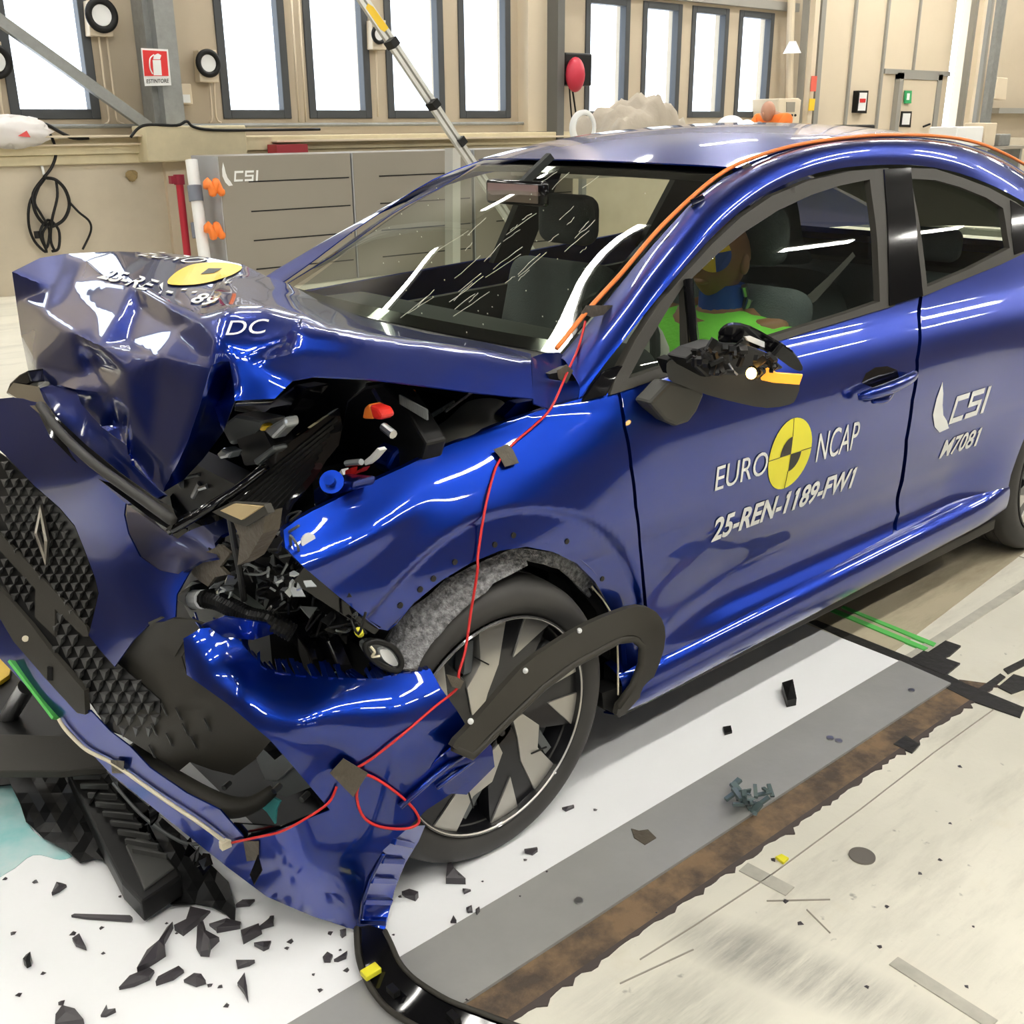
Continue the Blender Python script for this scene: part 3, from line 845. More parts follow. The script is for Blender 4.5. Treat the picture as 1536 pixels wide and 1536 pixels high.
def creased(name, tab, border, crs, m, parent, step=11, rounds=2, noise=.0, holes=(), thick=.003, strength=.5, seed=3):
    """folded sheet metal: straight facets between the traced folds, folds slightly rounded"""
    names = list(tab); idx = {k: i for i, k in enumerate(names)}
    P2 = [Vector((tab[k][0], tab[k][1])) for k in names]
    P3 = [W(tab[k][0], tab[k][1], **{tab[k][2]: tab[k][3]}) for k in names]
    es = [(idx[border[i]], idx[border[(i+1) % len(border)]]) for i in range(len(border))] + [(idx[a], idx[b]) for a, b in crs]
    r = delaunay_2d_cdt(P2, es, [], 1, 1e-6)
    V, Fc, orig = r[0], r[2], r[3]
    v3 = []
    for i, v in enumerate(V):
        if orig[i]: v3.append(P3[orig[i][0]])
        else:
            # crossing of two folds: average the nearest known depths
            k = sorted(range(len(P2)), key=lambda j: (P2[j] - v).length)[:3]
            dd = sum(depth_of(P3[j]) for j in k) / 3; v3.append(CAM + ray(v.x, v.y) * dd)
    me = bpy.data.meshes.new(name); me.from_pydata([tuple(v) for v in v3], [], [tuple(f) for f in Fc])
    bm = bmesh.new(); bm.from_mesh(me)
    bmesh.ops.recalc_face_normals(bm, faces=bm.faces)
    for _ in range(3):
        es2 = [e for e in bm.edges if e.calc_length() > .022]
        if not es2: break
        bmesh.ops.subdivide_edges(bm, edges=es2, cuts=1, use_grid_fill=True)
        bmesh.ops.triangulate(bm, faces=[f for f in bm.faces if len(f.verts) > 4])
    rnd = random.Random(seed)
    inn = [v for v in bm.verts if not v.is_boundary]
    for _ in range(rounds):
        new = {}
        for v in inn:
            nb = [e.other_vert(v).co for e in v.link_edges]
            new[v] = v.co.lerp(sum(nb, Vector((0, 0, 0))) / len(nb), strength)
        for v, c_ in new.items(): v.co = c_
    if noise:
        bm.normal_update()
        for v in inn: v.co += v.normal * rnd.uniform(-noise, noise)
    bm.to_mesh(me); bm.free()
    vv = [v.co.copy() for v in me.vertices]; ff = [tuple(p.vertices) for p in me.polygons]
    bpy.data.meshes.remove(me)
    return obj(name, vv, ff, m, parent, smooth=True, thick=thick, autosm=42)
hood = creased('bonnet', hv, hb, creases, M['blue'], CAR)

# ================================================================ torn front bumper
BC = TPS([(0,600,'x',.66),(0,700,'x',.60),(62,800,'x',.62),(150,700,'x',.66),(230,760,'x',.705),(250,850,'x',.70),(150,900,'x',.63),(0,960,'x',.51),(100,1000,'x',.56),(200,1000,'x',.62),
          (270,960,'x',.66),(300,1060,'x',.66),(150,1150,'x',.57),(250,1210,'x',.62),(370,1290,'x',.70),(530,1395,'z',.015),(450,1300,'y',1.47),(420,1015,'y',1.545),(350,985,'y',1.62),
          (520,1010,'y',1.485),(640,1005,'y',1.45),(700,1090,'y',1.385),(600,1075,'y',1.392),(470,1080,'y',1.425),(360,1040,'x',.695),(500,1150,'y',1.43),(735,1140,'y',1.39),(620,1230,'y',1.40),(590,1390,'z',.02)])
BUMP = thing('front_bumper', None, None, (.75, 1.6, 0)); adopt(BUMP, CAR)
sheet('bumper_skin', [(-60,590),(0,598),(20,596),(58,604),(66,620),(90,655),(125,690),(165,722),(190,745),(186,772),(192,800),(210,835),(240,856),(268,861),(288,845),(300,834),(282,862),(265,892),(263,925),(245,932),(225,935),(200,960),(172,1000),
      (150,975),(133,953),(140,925),(148,890),(143,868),(125,820),(112,788),(90,762),(50,727),(8,683),(-60,620)], BC, M['blue'], BUMP, step=10)
sheet('bumper_corner', [(275,958),(300,943),(330,940),(352,955),(395,1000),(430,1010),(500,1016),(560,1018),(600,1010),(645,1003),(662,1033),(685,1065),(705,1098),(692,1112),(702,1124),(724,1120),(737,1150),(700,1175),(640,1215),(612,1242),(575,1275),(548,1320),(533,1395),
      (470,1375),(400,1345),(340,1300),(365,1262),(420,1245),(495,1215),(440,1150),(405,1110),(340,1055),(280,1012)], BC, M['blue'], BUMP, step=12)
sheet('bumper_lip', [(-80,850),(0,925),(20,962),(75,1025),(118,1068),(135,1065),(165,1097),(195,1120),(225,1152),(280,1190),(330,1215),(365,1255),(365,1262),(340,1300),(280,1252),(165,1160),(95,1085),(45,1035),(0,988),(-80,910)], BC, M['blue'], BUMP, step=12, off=-.004)
# jagged top edge of the corner piece and its folded rim
rnd = random.Random(5)
jag = MB()
edge_px = smooth_path([Vector((*p, 0)) for p in [(300,945),(352,958),(395,1003),(430,1012),(500,1018),(560,1020),(600,1012),(645,1005)]], 9)
for i in range(len(edge_px) - 1):
    a, b = edge_px[i], edge_px[i+1]
    p = BC(a.x, a.y); q = BC(b.x, b.y)
    w1 = rnd.uniform(.012, .05)
    up1 = Vector((rnd.uniform(0, .02), rnd.uniform(.03, .06), rnd.uniform(-.004, .014)))
    jag.add([p, q, q + up1, p + up1 * rnd.uniform(.6, 1.1)], [(0, 1, 2, 3)])
jag.build('torn_rim', M['blue'], BUMP, thick=.003)
sheet('folded_flap', [(300,938),(335,925),(400,935),(418,948),(380,960),(330,955)], TPS([(300,938,'x',.70),(418,948,'x',.80),(335,925,'x',.71),(380,960,'x',.76)]), M['blue'], BUMP, step=8)
sheet('torn_lug', [(690,1112),(724,1103),(738,1120),(742,1150),(700,1192),(672,1190),(660,1170),(640,1190),(620,1188),(650,1145)], TPS([(690,1112,'y',1.37),(738,1120,'y',1.37),(700,1192,'y',1.40),(620,1188,'y',1.40),(650,1145,'y',1.385)]), M['blue'], BUMP, step=9, off=.004)
MB().tube([BC(700,1130,.012), BC(672,1148,.014), BC(640,1175,.012), BC(600,1210,.010)], .006).tube([BC(712,1140,.010), BC(688,1158,.012), BC(655,1182,.010)], .004).build('rim_bead', M['blue'], BUMP, smooth=True)
# inner arch flange hanging down to the floor, ribbed
fl = TPS([(612,1242,'y',1.41),(637,1240,'y',1.44),(600,1290,'y',1.44),(545,1330,'y',1.44),(585,1340,'y',1.47),(535,1390,'z',.015),(576,1396,'z',.02)])
sheet('arch_flange', [(612,1240),(638,1238),(628,1262),(608,1295),(592,1335),(583,1370),(577,1398),(533,1393),(540,1345),(550,1310),(572,1275)], fl, M['blue'], BUMP, step=8, off=.004)
rb = MB()
for (a, b) in (((590,1262),(618,1268)), ((572,1290),(604,1292)), ((556,1320),(592,1322)), ((545,1352),(586,1352)), ((540,1380),(580,1382))):
    rb.bar(fl(*a, .012), fl(*b, .012), .012, .012)
rb.tube([fl(575,1280,.01), fl(556,1318,.01), fl(545,1350,.01), fl(541,1385,.01)], .005)
rb.build('flange_ribs', M['blue'], BUMP, bevel=.002)
# grille: backing, raised lozenges, frame strips, plate carrier
sheet('grille_backing', [(-60,640),(8,685),(50,729),(90,764),(112,790),(125,822),(143,870),(147,890),(140,925),(132,953),(165,985),(240,1050),(240,1085),(225,1117),(165,1097),(125,1040),(80,985),(45,935),(10,893),(-60,820)], BC, M['black'], BUMP, step=14, off=-.022)
def inpoly(p, o):
    c_ = False; j = len(o) - 1
    for i in range(len(o)):
        if (o[i][1] > p[1]) != (o[j][1] > p[1]) and p[0] < (o[j][0]-o[i][0])*(p[1]-o[i][1])/(o[j][1]-o[i][1])+o[i][0]: c_ = not c_
        j = i
    return c_
def lozenges(name, poly, dx, dy, skew, m, sz=1.0, surf=BC, parent=BUMP):
    mb_ = MB(); rr_ = random.Random(8)
    xs = [p[0] for p in poly]; ys = [p[1] for p in poly]
    r = 0; y = min(ys)
    while y < max(ys):
        x = min(xs) + (r % 2) * dx / 2
        while x < max(xs):
            xx, yy = x, y + skew * (x - min(xs)) % dy * 0
            if inpoly((xx, yy), poly):
                # a small folded blade standing out of the backing
                a = surf(xx - dx*.46*sz, yy - dy*.32*sz, -.018); b = surf(xx + dx*.30*sz, yy + dy*.15*sz, -.020)
                c_ = surf(xx - dx*.10*sz, yy + dy*.62*sz, -.012); d = surf(xx + dx*.02*sz, yy - dy*.05*sz, .004)
                e = surf(xx + dx*.34*sz, yy - dy*.42*sz, -.014)
                mb_.add([a, b, c_, d, e], [(0, 3, 2), (3, 1, 2), (0, 4, 3), (4, 1, 3)])
            x += dx
        y += dy; r += 1
    mb_.build(name, m, parent, thick=.002)
M['grl'] = mat('dark grey grille plastic', (.055, .055, .052), .45)
lozenges('grille_blades', [(2,684),(50,732),(88,766),(108,792),(122,824),(139,870),(143,890),(134,925),(126,942),(70,880),(0,808)], 15, 13, 0, M['grl'])
lozenges('lower_grille_blades', [(0,830),(52,880),(52,925),(14,888),(0,878)], 15, 13, 0, M['grl'])
lozenges('lower_grille_blades', [(82,908),(130,962),(165,992),(236,1052),(236,1085),(222,1112),(168,1092),(128,1038),(82,978)], 19, 17, 0, M['grl'], 1.05)
for nm, pl_ in (('grille_strip', [(-40,762),(0,800),(70,874),(130,940),(133,955),(125,955),(62,894),(0,826),(-40,790)]),
                ('grille_strip', [(53,884),(82,910),(82,955),(52,926)]),):
    sheet(nm, pl_, BC, M['blackm'], BUMP, step=12, off=-.004, thick=.006)
sheet('plate_carrier', [(-60,830),(8,892),(45,935),(80,982),(126,1036),(128,1072),(116,1070),(72,1022),(20,962),(0,928),(-60,875)], BC, M['blackm'], BUMP, step=12, off=.010, thick=.012)
MB().cyl(BC(38,958,.012), BC(38,958,.022), .007, 10).build('plate_screw', M['cream'], BUMP)
MB().bar(BC(76,1000,.014), BC(76,1020,.014), .012, .006).build('plate_slot', M['black'], BUMP)
# diamond badge
bdg = [(59,757),(73,835),(68,850),(51,800)]
mbg = MB()
dia_o = [(60,757),(71,812),(68,850),(51,800)]; dia_i = [(60,775),(66,812),(66,832),(55,800)]
for i in range(4):
    a, b = dia_o[i], dia_o[(i+1) % 4]; c_, d = dia_i[(i+1) % 4], dia_i[i]
    mbg.prism([BC(*a, .016), BC(*b, .016), BC(*c_, .016), BC(*d, .016)], Vector((.008, .008, 0)))
mbg.build('diamond_badge', mat('satin badge metal', (.62, .58, .50), .35, .9), BUMP, bevel=.001)
# black lower mouth insert with short ticks, curved tube, dark cavity
MC = TPS([(225,935,'x',.65),(265,965,'x',.68),(170,998,'x',.62),(340,1050,'x',.72),(405,1110,'x',.78),(350,1160,'x',.74),(240,1085,'x',.63),(225,1120,'x',.62),(280,1145,'x',.67)])
sheet('mouth_panel', [(222,934),(245,925),(275,935),(320,942),(290,958),(272,985),(280,1012),(340,1055),(407,1110),(382,1140),(351,1163),(318,1155),(285,1143),(268,1157),(225,1130),(170,1095),(168,1060),(150,1000),(172,996),(200,960)], MC, M['blackm'], BUMP, step=12, off=-.006)
for (x, y) in ((240,1055),(262,1062),(272,1085),(248,1100),(225,1085),(305,1078),(285,1105),(222,1118)):
    tick = MB(); a = MC(x, y, .004); b = MC(x + 8, y + 18, .004); c_ = MC(x + 13, y + 20, -.004); d = MC(x + 3, y - 1, -.004)
    tick.add([a, b, c_, d, MC(x+7, y+12, .012)], [(0, 1, 4), (1, 2, 4), (2, 3, 4), (3, 0, 4)])
    tick.build('panel_tick', M['grl'], BUMP)
sheet('folded_top', [(222,934),(240,926),(290,930),(330,942),(300,952),(275,962),(262,985),(240,965)], MC, M['blackm'], BUMP, step=10, off=.012)
MB().tube([W(195,1120,x=.62), W(222,1148,x=.64), W(270,1180,x=.66), (W(330,1208,x=.70)), W(375,1208,x=.75), W(410,1185,x=.80)], [.022, .026, .026, .024, .018, .012], 12, sm=5).build('lower_tube', M['blackm'], BUMP, smooth=True)
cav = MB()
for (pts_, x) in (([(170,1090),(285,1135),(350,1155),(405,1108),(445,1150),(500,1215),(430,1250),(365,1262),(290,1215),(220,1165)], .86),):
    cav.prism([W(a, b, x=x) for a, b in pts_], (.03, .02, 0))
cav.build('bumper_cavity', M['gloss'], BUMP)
sheet('lower_fin', [(350,1235),(420,1240),(495,1210),(500,1222),(430,1262),(365,1275)], BC, M['gloss'], BUMP, step=12, off=-.02)
slab('steel_bracket', [(383,1115),(400,1128),(412,1140),(432,1125),(441,1148),(415,1172),(398,1170),(385,1140)], M['steel'], BUMP, x=.82, thick=.02)
slab('grey_bracket', [(408,1170),(440,1150),(468,1180),(430,1196),(412,1190)], M['grey'], BUMP, x=.83, thick=.02)
slab('cyan_patch', [(396,1205),(410,1196),(420,1202),(414,1215),(412,1236),(400,1218),(393,1212)], mat('cyan film', (.05,.42,.42), .4), BUMP, x=.80, thick=.004)
for i, (px_, py_) in enumerate(((345,1174),(372,1198),(420,1178),(462,1190))):
    p = W(px_, py_, x=.81)
    MB().cyl(p, p + Vector((-.02, -.01, 0)), .006, 8).build('bolt', M['steel'], BUMP)

# ================================================================ broken nose of the car
def cslab(name, pts, ctrl, m, parent=CAR, off=0, step=14, thick=.006):
    return sheet(name, pts, TPS(ctrl), m, parent, off=off, step=step, thick=thick)
cslab('bonnet_lip', [(58,583),(75,578),(90,576),(114,583),(124,604),(154,638),(191,666),(198,698),(247,742),(236,748),(185,712),(130,668),(84,628),(64,602)],
      [(58,583,'x',.73),(122,640,'x',.715),(190,690,'x',.70),(247,742,'x',.69),(84,628,'x',.70),(185,712,'x',.69)], M['blue'], step=7)
RL = [(10,588),(20,574),(58,580),(66,600),(85,626),(130,668),(178,708),(232,747),(258,760),(266,780),(250,792),(232,782),(190,750),(150,720),(110,690),(75,655),(58,620),(44,608)]
cslab('front_crossmember', RL, [(15,585,'x',.70),(66,600,'x',.69),(130,675,'x',.675),(200,735,'x',.68),(255,775,'x',.675),(60,612,'x',.67)], M['gloss'], step=8, thick=.03)
MB().tube([W(60,608,x=.66), W(90,648,x=.655), W(140,695,x=.65), W(205,742,x=.655), W(258,780,x=.66)], .010, sm=4).build('bonnet_seal', M['rubber'], CAR, smooth=True)
slab('bonnet_hinge_tip', [(8,590),(14,575),(28,562),(40,556),(46,575),(30,585),(18,596)], M['gloss'], CAR, x=.72, thick=.04, bevel=.004)
cslab('inner_wing', [(190,748),(215,762),(250,792),(262,800),(300,783),(345,774),(362,790),(332,803),(322,815),(326,836),(300,842),(285,852),(265,864),(240,858),(208,838),(190,802)], [(190,748,'x',.80),(345,774,'x',.84),(265,864,'x',.71),(326,836,'x',.73),(262,800,'x',.75)], M['blue'], step=9)
HLc = [(250,795,'x',.67),(300,765,'x',.71),(345,738,'x',.76),(440,665,'x',.90),(512,615,'x',1.02),(400,800,'x',.79),(470,720,'x',.93),(300,783,'x',.70)]
cslab('headlamp_housing', [(249,793),(262,778),(300,760),(345,733),(400,690),(440,660),(480,632),(508,612),(514,640),(508,668),(490,690),(470,722),(440,757),(425,792),(398,812),(380,800),(396,770),(345,765),(290,783),(255,802)], HLc, M['gloss'], thick=.02)
tl = TPS(HLc); rib = MB()
for i in range(8):
    t = i / 7
    a = Vector((345 + 60*t, 755 + 20*t)); b = Vector((505 - 40*t, 628 + 80*t))
    rib.bar(tl(a.x, a.y, .004), tl(b.x, b.y, .004), .004, .008)
rib.build('lamp_ribs', M['black'], CAR)
MB().tube([tl(255,797,.012), tl(300,770,.014), tl(350,738,.014), tl(400,700,.012)], .008, sm=4).build('lamp_edge', M['gloss'], CAR, smooth=True)
BR = thing('lamp_bracket', None, None, W(360,800,x=.70)); adopt(BR, CAR)
slab('bracket_top', [(330,766),(350,756),(392,760),(362,780)], mat('raw bracket', (.55,.42,.22), .6), BR, x=.70, thick=.01)
slab('bracket_rim', [(318,768),(345,754),(396,757),(402,770),(368,790),(352,785)], M['blackm'], BR, x=.705, thick=.012)
slab('bracket_leg', [(350,783),(368,790),(398,768),(394,800),(372,838),(356,848),(360,810)], M['tape'], BR, x=.712, thick=.03)

# engine bay: big dark volumes first, then what shows in the gap
MB().box((1.0, 1.78, .35), (1.5, 2.95, .86)).build('engine_block', M['black'], CAR, bevel=.03)
MB().box((.84, 1.70, .25), (.90, 3.0, .86)).build('radiator', M['black'], CAR)
MB().box((1.5, 1.62, .25), (1.60, 3.12, 1.0)).build('bulkhead', M['black'], CAR)
E0 = lambda n, pts, m, th=.05, bv=.006, **k: slab(n, pts, m, CAR, thick=th, bevel=bv, **k)
E0('bay_panel', [(262,778),(255,745),(300,690),(345,620),(352,602),(412,600),(440,572),(475,565),(560,570),(640,582),(780,600),(760,632),(690,665),(600,702),(520,745),(440,790),(380,760),(330,760)], M['black'], .02, 0, x=1.02) if 0 else cslab('bay_panel', [(262,778),(255,745),(300,690),(345,620),(352,602),(412,600),(440,572),(475,565),(560,570),(640,582),(780,600),(760,632),(690,665),(600,702),(520,745),(440,790),(380,760),(330,760)], [(262,778,'x',.82),(345,620,'x',.98),(475,570,'x',1.15),(560,570,'y',2.05),(600,702,'y',1.75),(780,600,'y',1.80),(440,790,'x',.95)], M['black'])
E0('lamp_module', [(330,640),(352,622),(395,630),(385,655),(345,668)], M['grey'], x=.86)
E0('lamp_module', [(352,655),(395,640),(410,670),(400,695),(365,700)], M['black'], x=.86)
E0('duct_cover', [(350,605),(405,603),(440,578),(462,582),(440,610),(420,640),(398,628),(350,620)], M['gloss'], x=.92)
E0('ecu_box', [(392,645),(425,625),(428,640),(408,660)], M['lens'], .03, x=.85)
E0('ecu_box', [(378,690),(408,668),(412,675),(384,700)], M['grey'], .03, x=.85)
E0('relay_box', [(322,682),(332,672),(345,678),(340,688),(330,690)], M['lens'], .03, x=.82)
E0('clip_plate', [(386,645),(392,635),(398,640),(392,648)], M['yel2'], .02, x=.845)
E0('side_duct', [(512,640),(520,600),(545,580),(575,575),(600,600),(640,665),(630,700),(560,720),(520,740),(490,700)], M['black'], x=1.12)
E0('reflector', [(545,612),(552,605),(560,622),(558,629),(542,629)], M['orange'], .03, x=1.0)
E0('reflector', [(552,607),(566,612),(573,624),(569,631),(558,629)], mat('red lens', (.75,.03,.02), .25, coat=.5), .03, x=.995)
E0('orange_conduit', [(588,583),(623,585),(624,591),(592,589)], M['orange'], .02, 0, y=1.85)
M['duct'] = mat('matt duct rubber', (.045, .044, .038), .5, spec=.4)
dt = TPS([(640,640,'y',1.66),(700,600,'y',1.70),(755,605,'y',1.66),(762,640,'y',1.60),(690,672,'y',1.58),(650,668,'y',1.62),(700,640,'y',1.60)])
sheet('air_duct', smooth2([(632,632),(650,640),(672,628),(700,603),(735,597),(757,604),(763,625),(760,640),(715,657),(672,676),(650,672),(638,655)], 3), dt, M['duct'], CAR, step=8, thick=.05)
MB().bar(W(563,580,y=1.88), W(642,674,y=1.60), .05, .03).build('strut_brace', M['duct'], CAR, bevel=.006)
MB().tube([W(560,585,x=1.05), W(580,620,x=1.04)], .004).build('brake_pipe', M['steel'], CAR)
MB().tube([W(720,580,y=1.74), W(668,618,y=1.72)], .003).build('brake_pipe', M['steel'], CAR)
sp = MB()
for i in range(26):
    t = i / 25; sp.cyl(W(600 + 40*t, 592 + 22*t, x=1.1), W(601 + 40*t, 606 + 24*t, x=1.1), .0025, 5)
sp.build('scuttle_mesh', M['grey'], CAR); sp = MB()
for i in range(18):
    t = i / 17; sp.cyl(W(640 + 40*t, 625 - 24*t, y=1.76), W(642 + 40*t, 630 - 24*t, y=1.76), .003, 5)
sp.build('scuttle_mesh', M['grey'], CAR)
slab('strut_tower', [(590,680),(605,665),(630,668),(652,684),(620,705),(590,715),(580,700)], M['blue'], CAR, y=1.64, thick=.06, bevel=.008)
slab('slam_rail', [(468,735),(492,718),(530,722),(528,735),(500,745),(470,762)], M['blue'], CAR, x=.93, thick=.05, bevel=.006)
p = W(500,728,x=.925); MB().cyl(p, p + Vector((-.01,-.012,.012)), .022, 20).cyl(p, p + Vector((-.02,-.02,.02)), .010, 12).build('bolt', M['blue'], CAR)
slab('wing_bracket', [(756,625),(775,605),(800,600),(800,625),(770,640)], M['blue'], CAR, y=1.60, thick=.03)
for (pts_, mt) in (([(545,692),(555,684),(566,672),(570,676),(558,690),(548,698)], 'wht'), ([(506,712),(512,704),(516,715),(512,722)], 'wht'), ([(518,706),(526,702),(524,716),(517,718)], 'red'), ([(532,708),(545,701),(540,708),(530,712)], 'red')):
    slab('wire_plug', pts_, M[mt], CAR, x=.98, thick=.015)
for (a, b, r, mt) in (((520,695),(542,693),.006,'lens'), ((575,640),(590,652),.008,'steel'), ((260,720),(300,712),.004,'grey'), ((290,745),(300,725),.006,'steel'), ((270,720),(276,727),.010,'lens'), ((300,733),(312,729),.006,'lens')):
    MB().cyl(W(*a, x=.84 if a[0] < 400 else .97), W(*b, x=.84 if a[0] < 400 else .97), r, 8).build('pipe_stub', M[mt], CAR)

# cluster of smashed lamp and bracket pieces between nose and wing
rnd = random.Random(11)
def shards(name, m, centers, n, smin, smax, seed):
    r_ = random.Random(seed); mb_ = MB()
    for i in range(n):
        cx, cy, x0, sx, sy = r_.choice(centers)
        p = W(cx + r_.gauss(0, sx), cy + r_.gauss(0, sy), x=x0 + r_.uniform(-.02, .03))
        s = r_.uniform(smin, smax)
        a = Vector((r_.uniform(-1,1), r_.uniform(-1,1), r_.uniform(-1,1))).normalized(); b = a.cross(Vector((r_.uniform(-1,1), r_.uniform(-1,1), r_.uniform(-1,1)))).normalized()
        k = r_.randint(3, 5); pl_ = []
        for j in range(k):
            an = 2*math.pi*j/k + r_.uniform(-.3, .3); rr_ = s * r_.uniform(.5, 1.1)
            pl_.append(p + a * math.cos(an) * rr_ + b * math.sin(an) * rr_ * r_.uniform(.3, .9))
        mb_.prism(pl_, a.cross(b) * r_.uniform(.002, .005))
    o = mb_.build(name, m, CAR); o['kind'] = 'stuff'
    return o
cl = [(340,850,.77,18,14),(400,870,.80,22,22),(430,830,.82,12,22),(460,880,.86,18,20),(500,930,.90,18,18),(420,900,.82,20,16),(370,830,.78,20,12)]
shards('smashed_lamp_parts', M['black'], cl, 85, .012, .040, 1)
shards('smashed_lamp_glass', M['lens'], [(430,880,.80,16,14),(350,880,.765,14,8),(440,840,.82,8,14),(470,860,.86,8,8)], 40, .008, .024, 2)
shards('smashed_grey_parts', M['grey'], cl, 36, .010, .032, 3)
r_ = random.Random(77)
for i in range(14):      # loose wires among the broken pieces
    c_ = r_.choice(cl); a_ = Vector((c_[0] + r_.gauss(0, 14), c_[1] + r_.gauss(0, 14)))
    q_ = [W(a_.x + r_.uniform(-26, 26), a_.y + r_.uniform(-22, 22), x=c_[2] + r_.uniform(-.03, .01)) for _ in range(4)]
    MB().tube(q_, .0025, 6, sm=4).build('loose_wire', M[r_.choice(['black','grey','grey','steel'])], CAR, smooth=True)
slab('lamp_reflector', [(268,892),(288,872),(320,880),(350,890),(395,925),(388,945),(345,948),(310,945),(285,925)], mat('grey green reflector', (.16,.18,.16), .4), CAR, x=.80, thick=.02)
slab('torn_cover', [(284,845),(300,832),(330,818),(345,830),(330,850),(342,862),(322,866),(312,880),(300,872),(288,862)], M['tape'], CAR, x=.735, thick=.006)
slab('cable_boot', [(255,895),(285,878),(290,905),(286,918),(268,905)], M['black'], CAR, x=.74, thick=.05, bevel=.008)
hz = [W(290,898,x=.745), W(320,900,x=.75), W(345,910,x=.76), (W(375,925,x=.775)), W(405,932,x=.79), W(440,950,x=.82)]
hp = smooth_path(hz, 14); MB().tube(hp, [.016 + (.0025 if i % 2 else 0) for i in range(len(hp))], 10).build('ribbed_hose', M['black'], CAR)
MB().tube([W(292,899,x=.742), W(305,899,x=.744)], .019, 12).build('hose_band', M['wht'], CAR)
MB().tube([W(345,775,x=.72), W(352,820,x=.74), W(360,860,x=.75), W(366,900,x=.76)], .006).build('cable', M['black'], CAR)
for pts_, x in (([(430,925),(450,930),(490,960),(512,1012),(470,1016),(455,975)], .90), ([(500,960),(535,955),(560,1012),(520,1018)], .96), ([(415,935),(432,930),(460,975),(475,1018),(462,1020),(445,975)], .87)):
    slab('air_guide', pts_, M['gloss'], CAR, x=x, thick=.03, bevel=.004)
slab('lower_shield', [(520,955),(545,950),(600,1000),(600,1018),(540,1020)], M['grey'], CAR, x=1.0, thick=.02)
FL_ = thing('fog_lamp', None, None, W(580,985,y=1.46)); adopt(FL_, CAR)
cf = W(578,985,y=1.46); MB().tube([W(548,968,y=1.47), W(565,962,y=1.465), W(590,972,y=1.46), W(602,992,y=1.455), W(596,1006,y=1.455), W(575,1000,y=1.46), W(555,985,y=1.465)], .006, closed=True, sm=5).build('lamp_rim', M['black'], FL_, smooth=True)
slab('lamp_bowl', smooth2([(548,968),(565,962),(590,972),(602,992),(596,1006),(575,1000),(555,985)], 3), M['grey'], FL_, y=1.475, thick=.02)
slab('lamp_glass', smooth2([(570,975),(585,976),(597,995),(590,999),(576,990)], 3), M['wht'], FL_, y=1.465, thick=.01)
MB().tube([W(556,970,y=1.46), W(562,978,y=1.455), W(558,985,y=1.46), W(570,984,y=1.455)], .0025, sm=4).build('lamp_wire', M['cream'], FL_)
MB().cyl(W(538,947,y=1.46), W(540,950,y=1.48), .008, 10).build('clip', M['yel'], CAR)
# torn edge strip along the wing front
MB().bar(S(462,862) + Vector((-.01,.02,0)), S(574,944) + Vector((0,.012,0)), .012, .035).build('wing_edge_strip', M['steel'] if 0 else M['gloss'], CAR, bevel=.002)
slab('white_tab', [(408,797),(425,788),(428,802),(420,806)], M['wht'], CAR, y=1.62, thick=.004)
p = S(461,810) - Vector((0, .004, 0)); MB().cyl(p, p + Vector((0, .003, 0)), .014, 14).build('paper_marker', M['wht'], CAR)

# wheel-arch felt, cladding and inner flange
sheet('felt_liner', [(560,958),(580,946),(600,928),(616,912),(642,894),(665,872),(707,849),(730,839),(769,823),(792,823),(828,829),(857,838),(880,852),(892,868),(890,888),(884,897),(870,882),(857,869),(841,854),(815,846),(789,839),(792,848),(766,862),(740,875),(730,888),(711,901),(694,914),(672,937),(652,960),(640,975),(626,1002),(600,1004),(575,998),(560,975)],
      TPS([(560,958,'y',1.56),(600,928,'y',1.525),(707,849,'y',1.505),(792,823,'y',1.50),(880,852,'y',1.50),(884,897,'y',1.52),(740,875,'y',1.465),(640,975,'y',1.455),(600,1004,'y',1.46),(672,937,'y',1.46)]), M['felt'], CAR, step=9, noise=.0015, thick=.008)
fl2 = [[], []]
arch_o = [(545,925),(582,946),(622,903),(662,868),(706,840),(750,820),(792,812),(832,820),(868,838),(898,866),(920,903),(936,950),(940,1000),(938,1045)]
pa = [S(*q) for q in arch_o]
rows_ = [pa, [q + Vector((0, .016, -.004)) for q in pa], [q + Vector((0, .05, -.004)) for q in pa]]
o = loft('arch_return', rows_, M['blue'], CAR, 3, 2, .002)
# holes punched in the arch flange
hol_px = [(600,915),(625,892),(650,872),(680,852),(705,832),(735,815),(765,806),(770,803),(905,880),(925,905),(938,960),(940,1000)]
for q in ((600,908),(630,884),(650,868),(682,843),(742,817),(770,803),(850,812),(903,868)):
    p = S(*q); MB().cyl(p + Vector((0, -.002, 0)), p + Vector((0, .004, 0)), .006, 10).build('screw_hole', M['black'], fender)
CLc = TPS([(679,1120,'y',1.345),(782,1002,'y',1.37),(880,937,'y',1.405),(958,910,'y',1.43),(997,940,'y',1.42),(929,1077,'y',1.455),(968,966,'y',1.44),(812,1028,'y',1.375)])
cl_out = smooth2([(679,1120),(698,1097),(730,1061),(782,1002),(828,968),(880,937),(926,918),(958,909.5),(984,918),(997,940),(996,973),(981,1015),(961,1045),(929,1077),(928,1058),(953,1028),(966,996),(966,966),(952,953),(926,957),(900,971),(860,992),(812,1028),(763,1074),(730,1106),(707,1130)], 2)
sheet('arch_cladding', cl_out, CLc, M['blackm'], CAR, step=9, thick=.012)
lp = [(682,1121),(708,1133),(732,1109),(764,1078),(813,1031),(861,995),(901,974),(927,960),(951,957),(963,968),(962,996),(949,1028),(926,1060)]
MB().tube([CLc(*q, -.012) for q in lp], .010, 6).build('cladding_rim', M['blackm'], CAR, smooth=True)
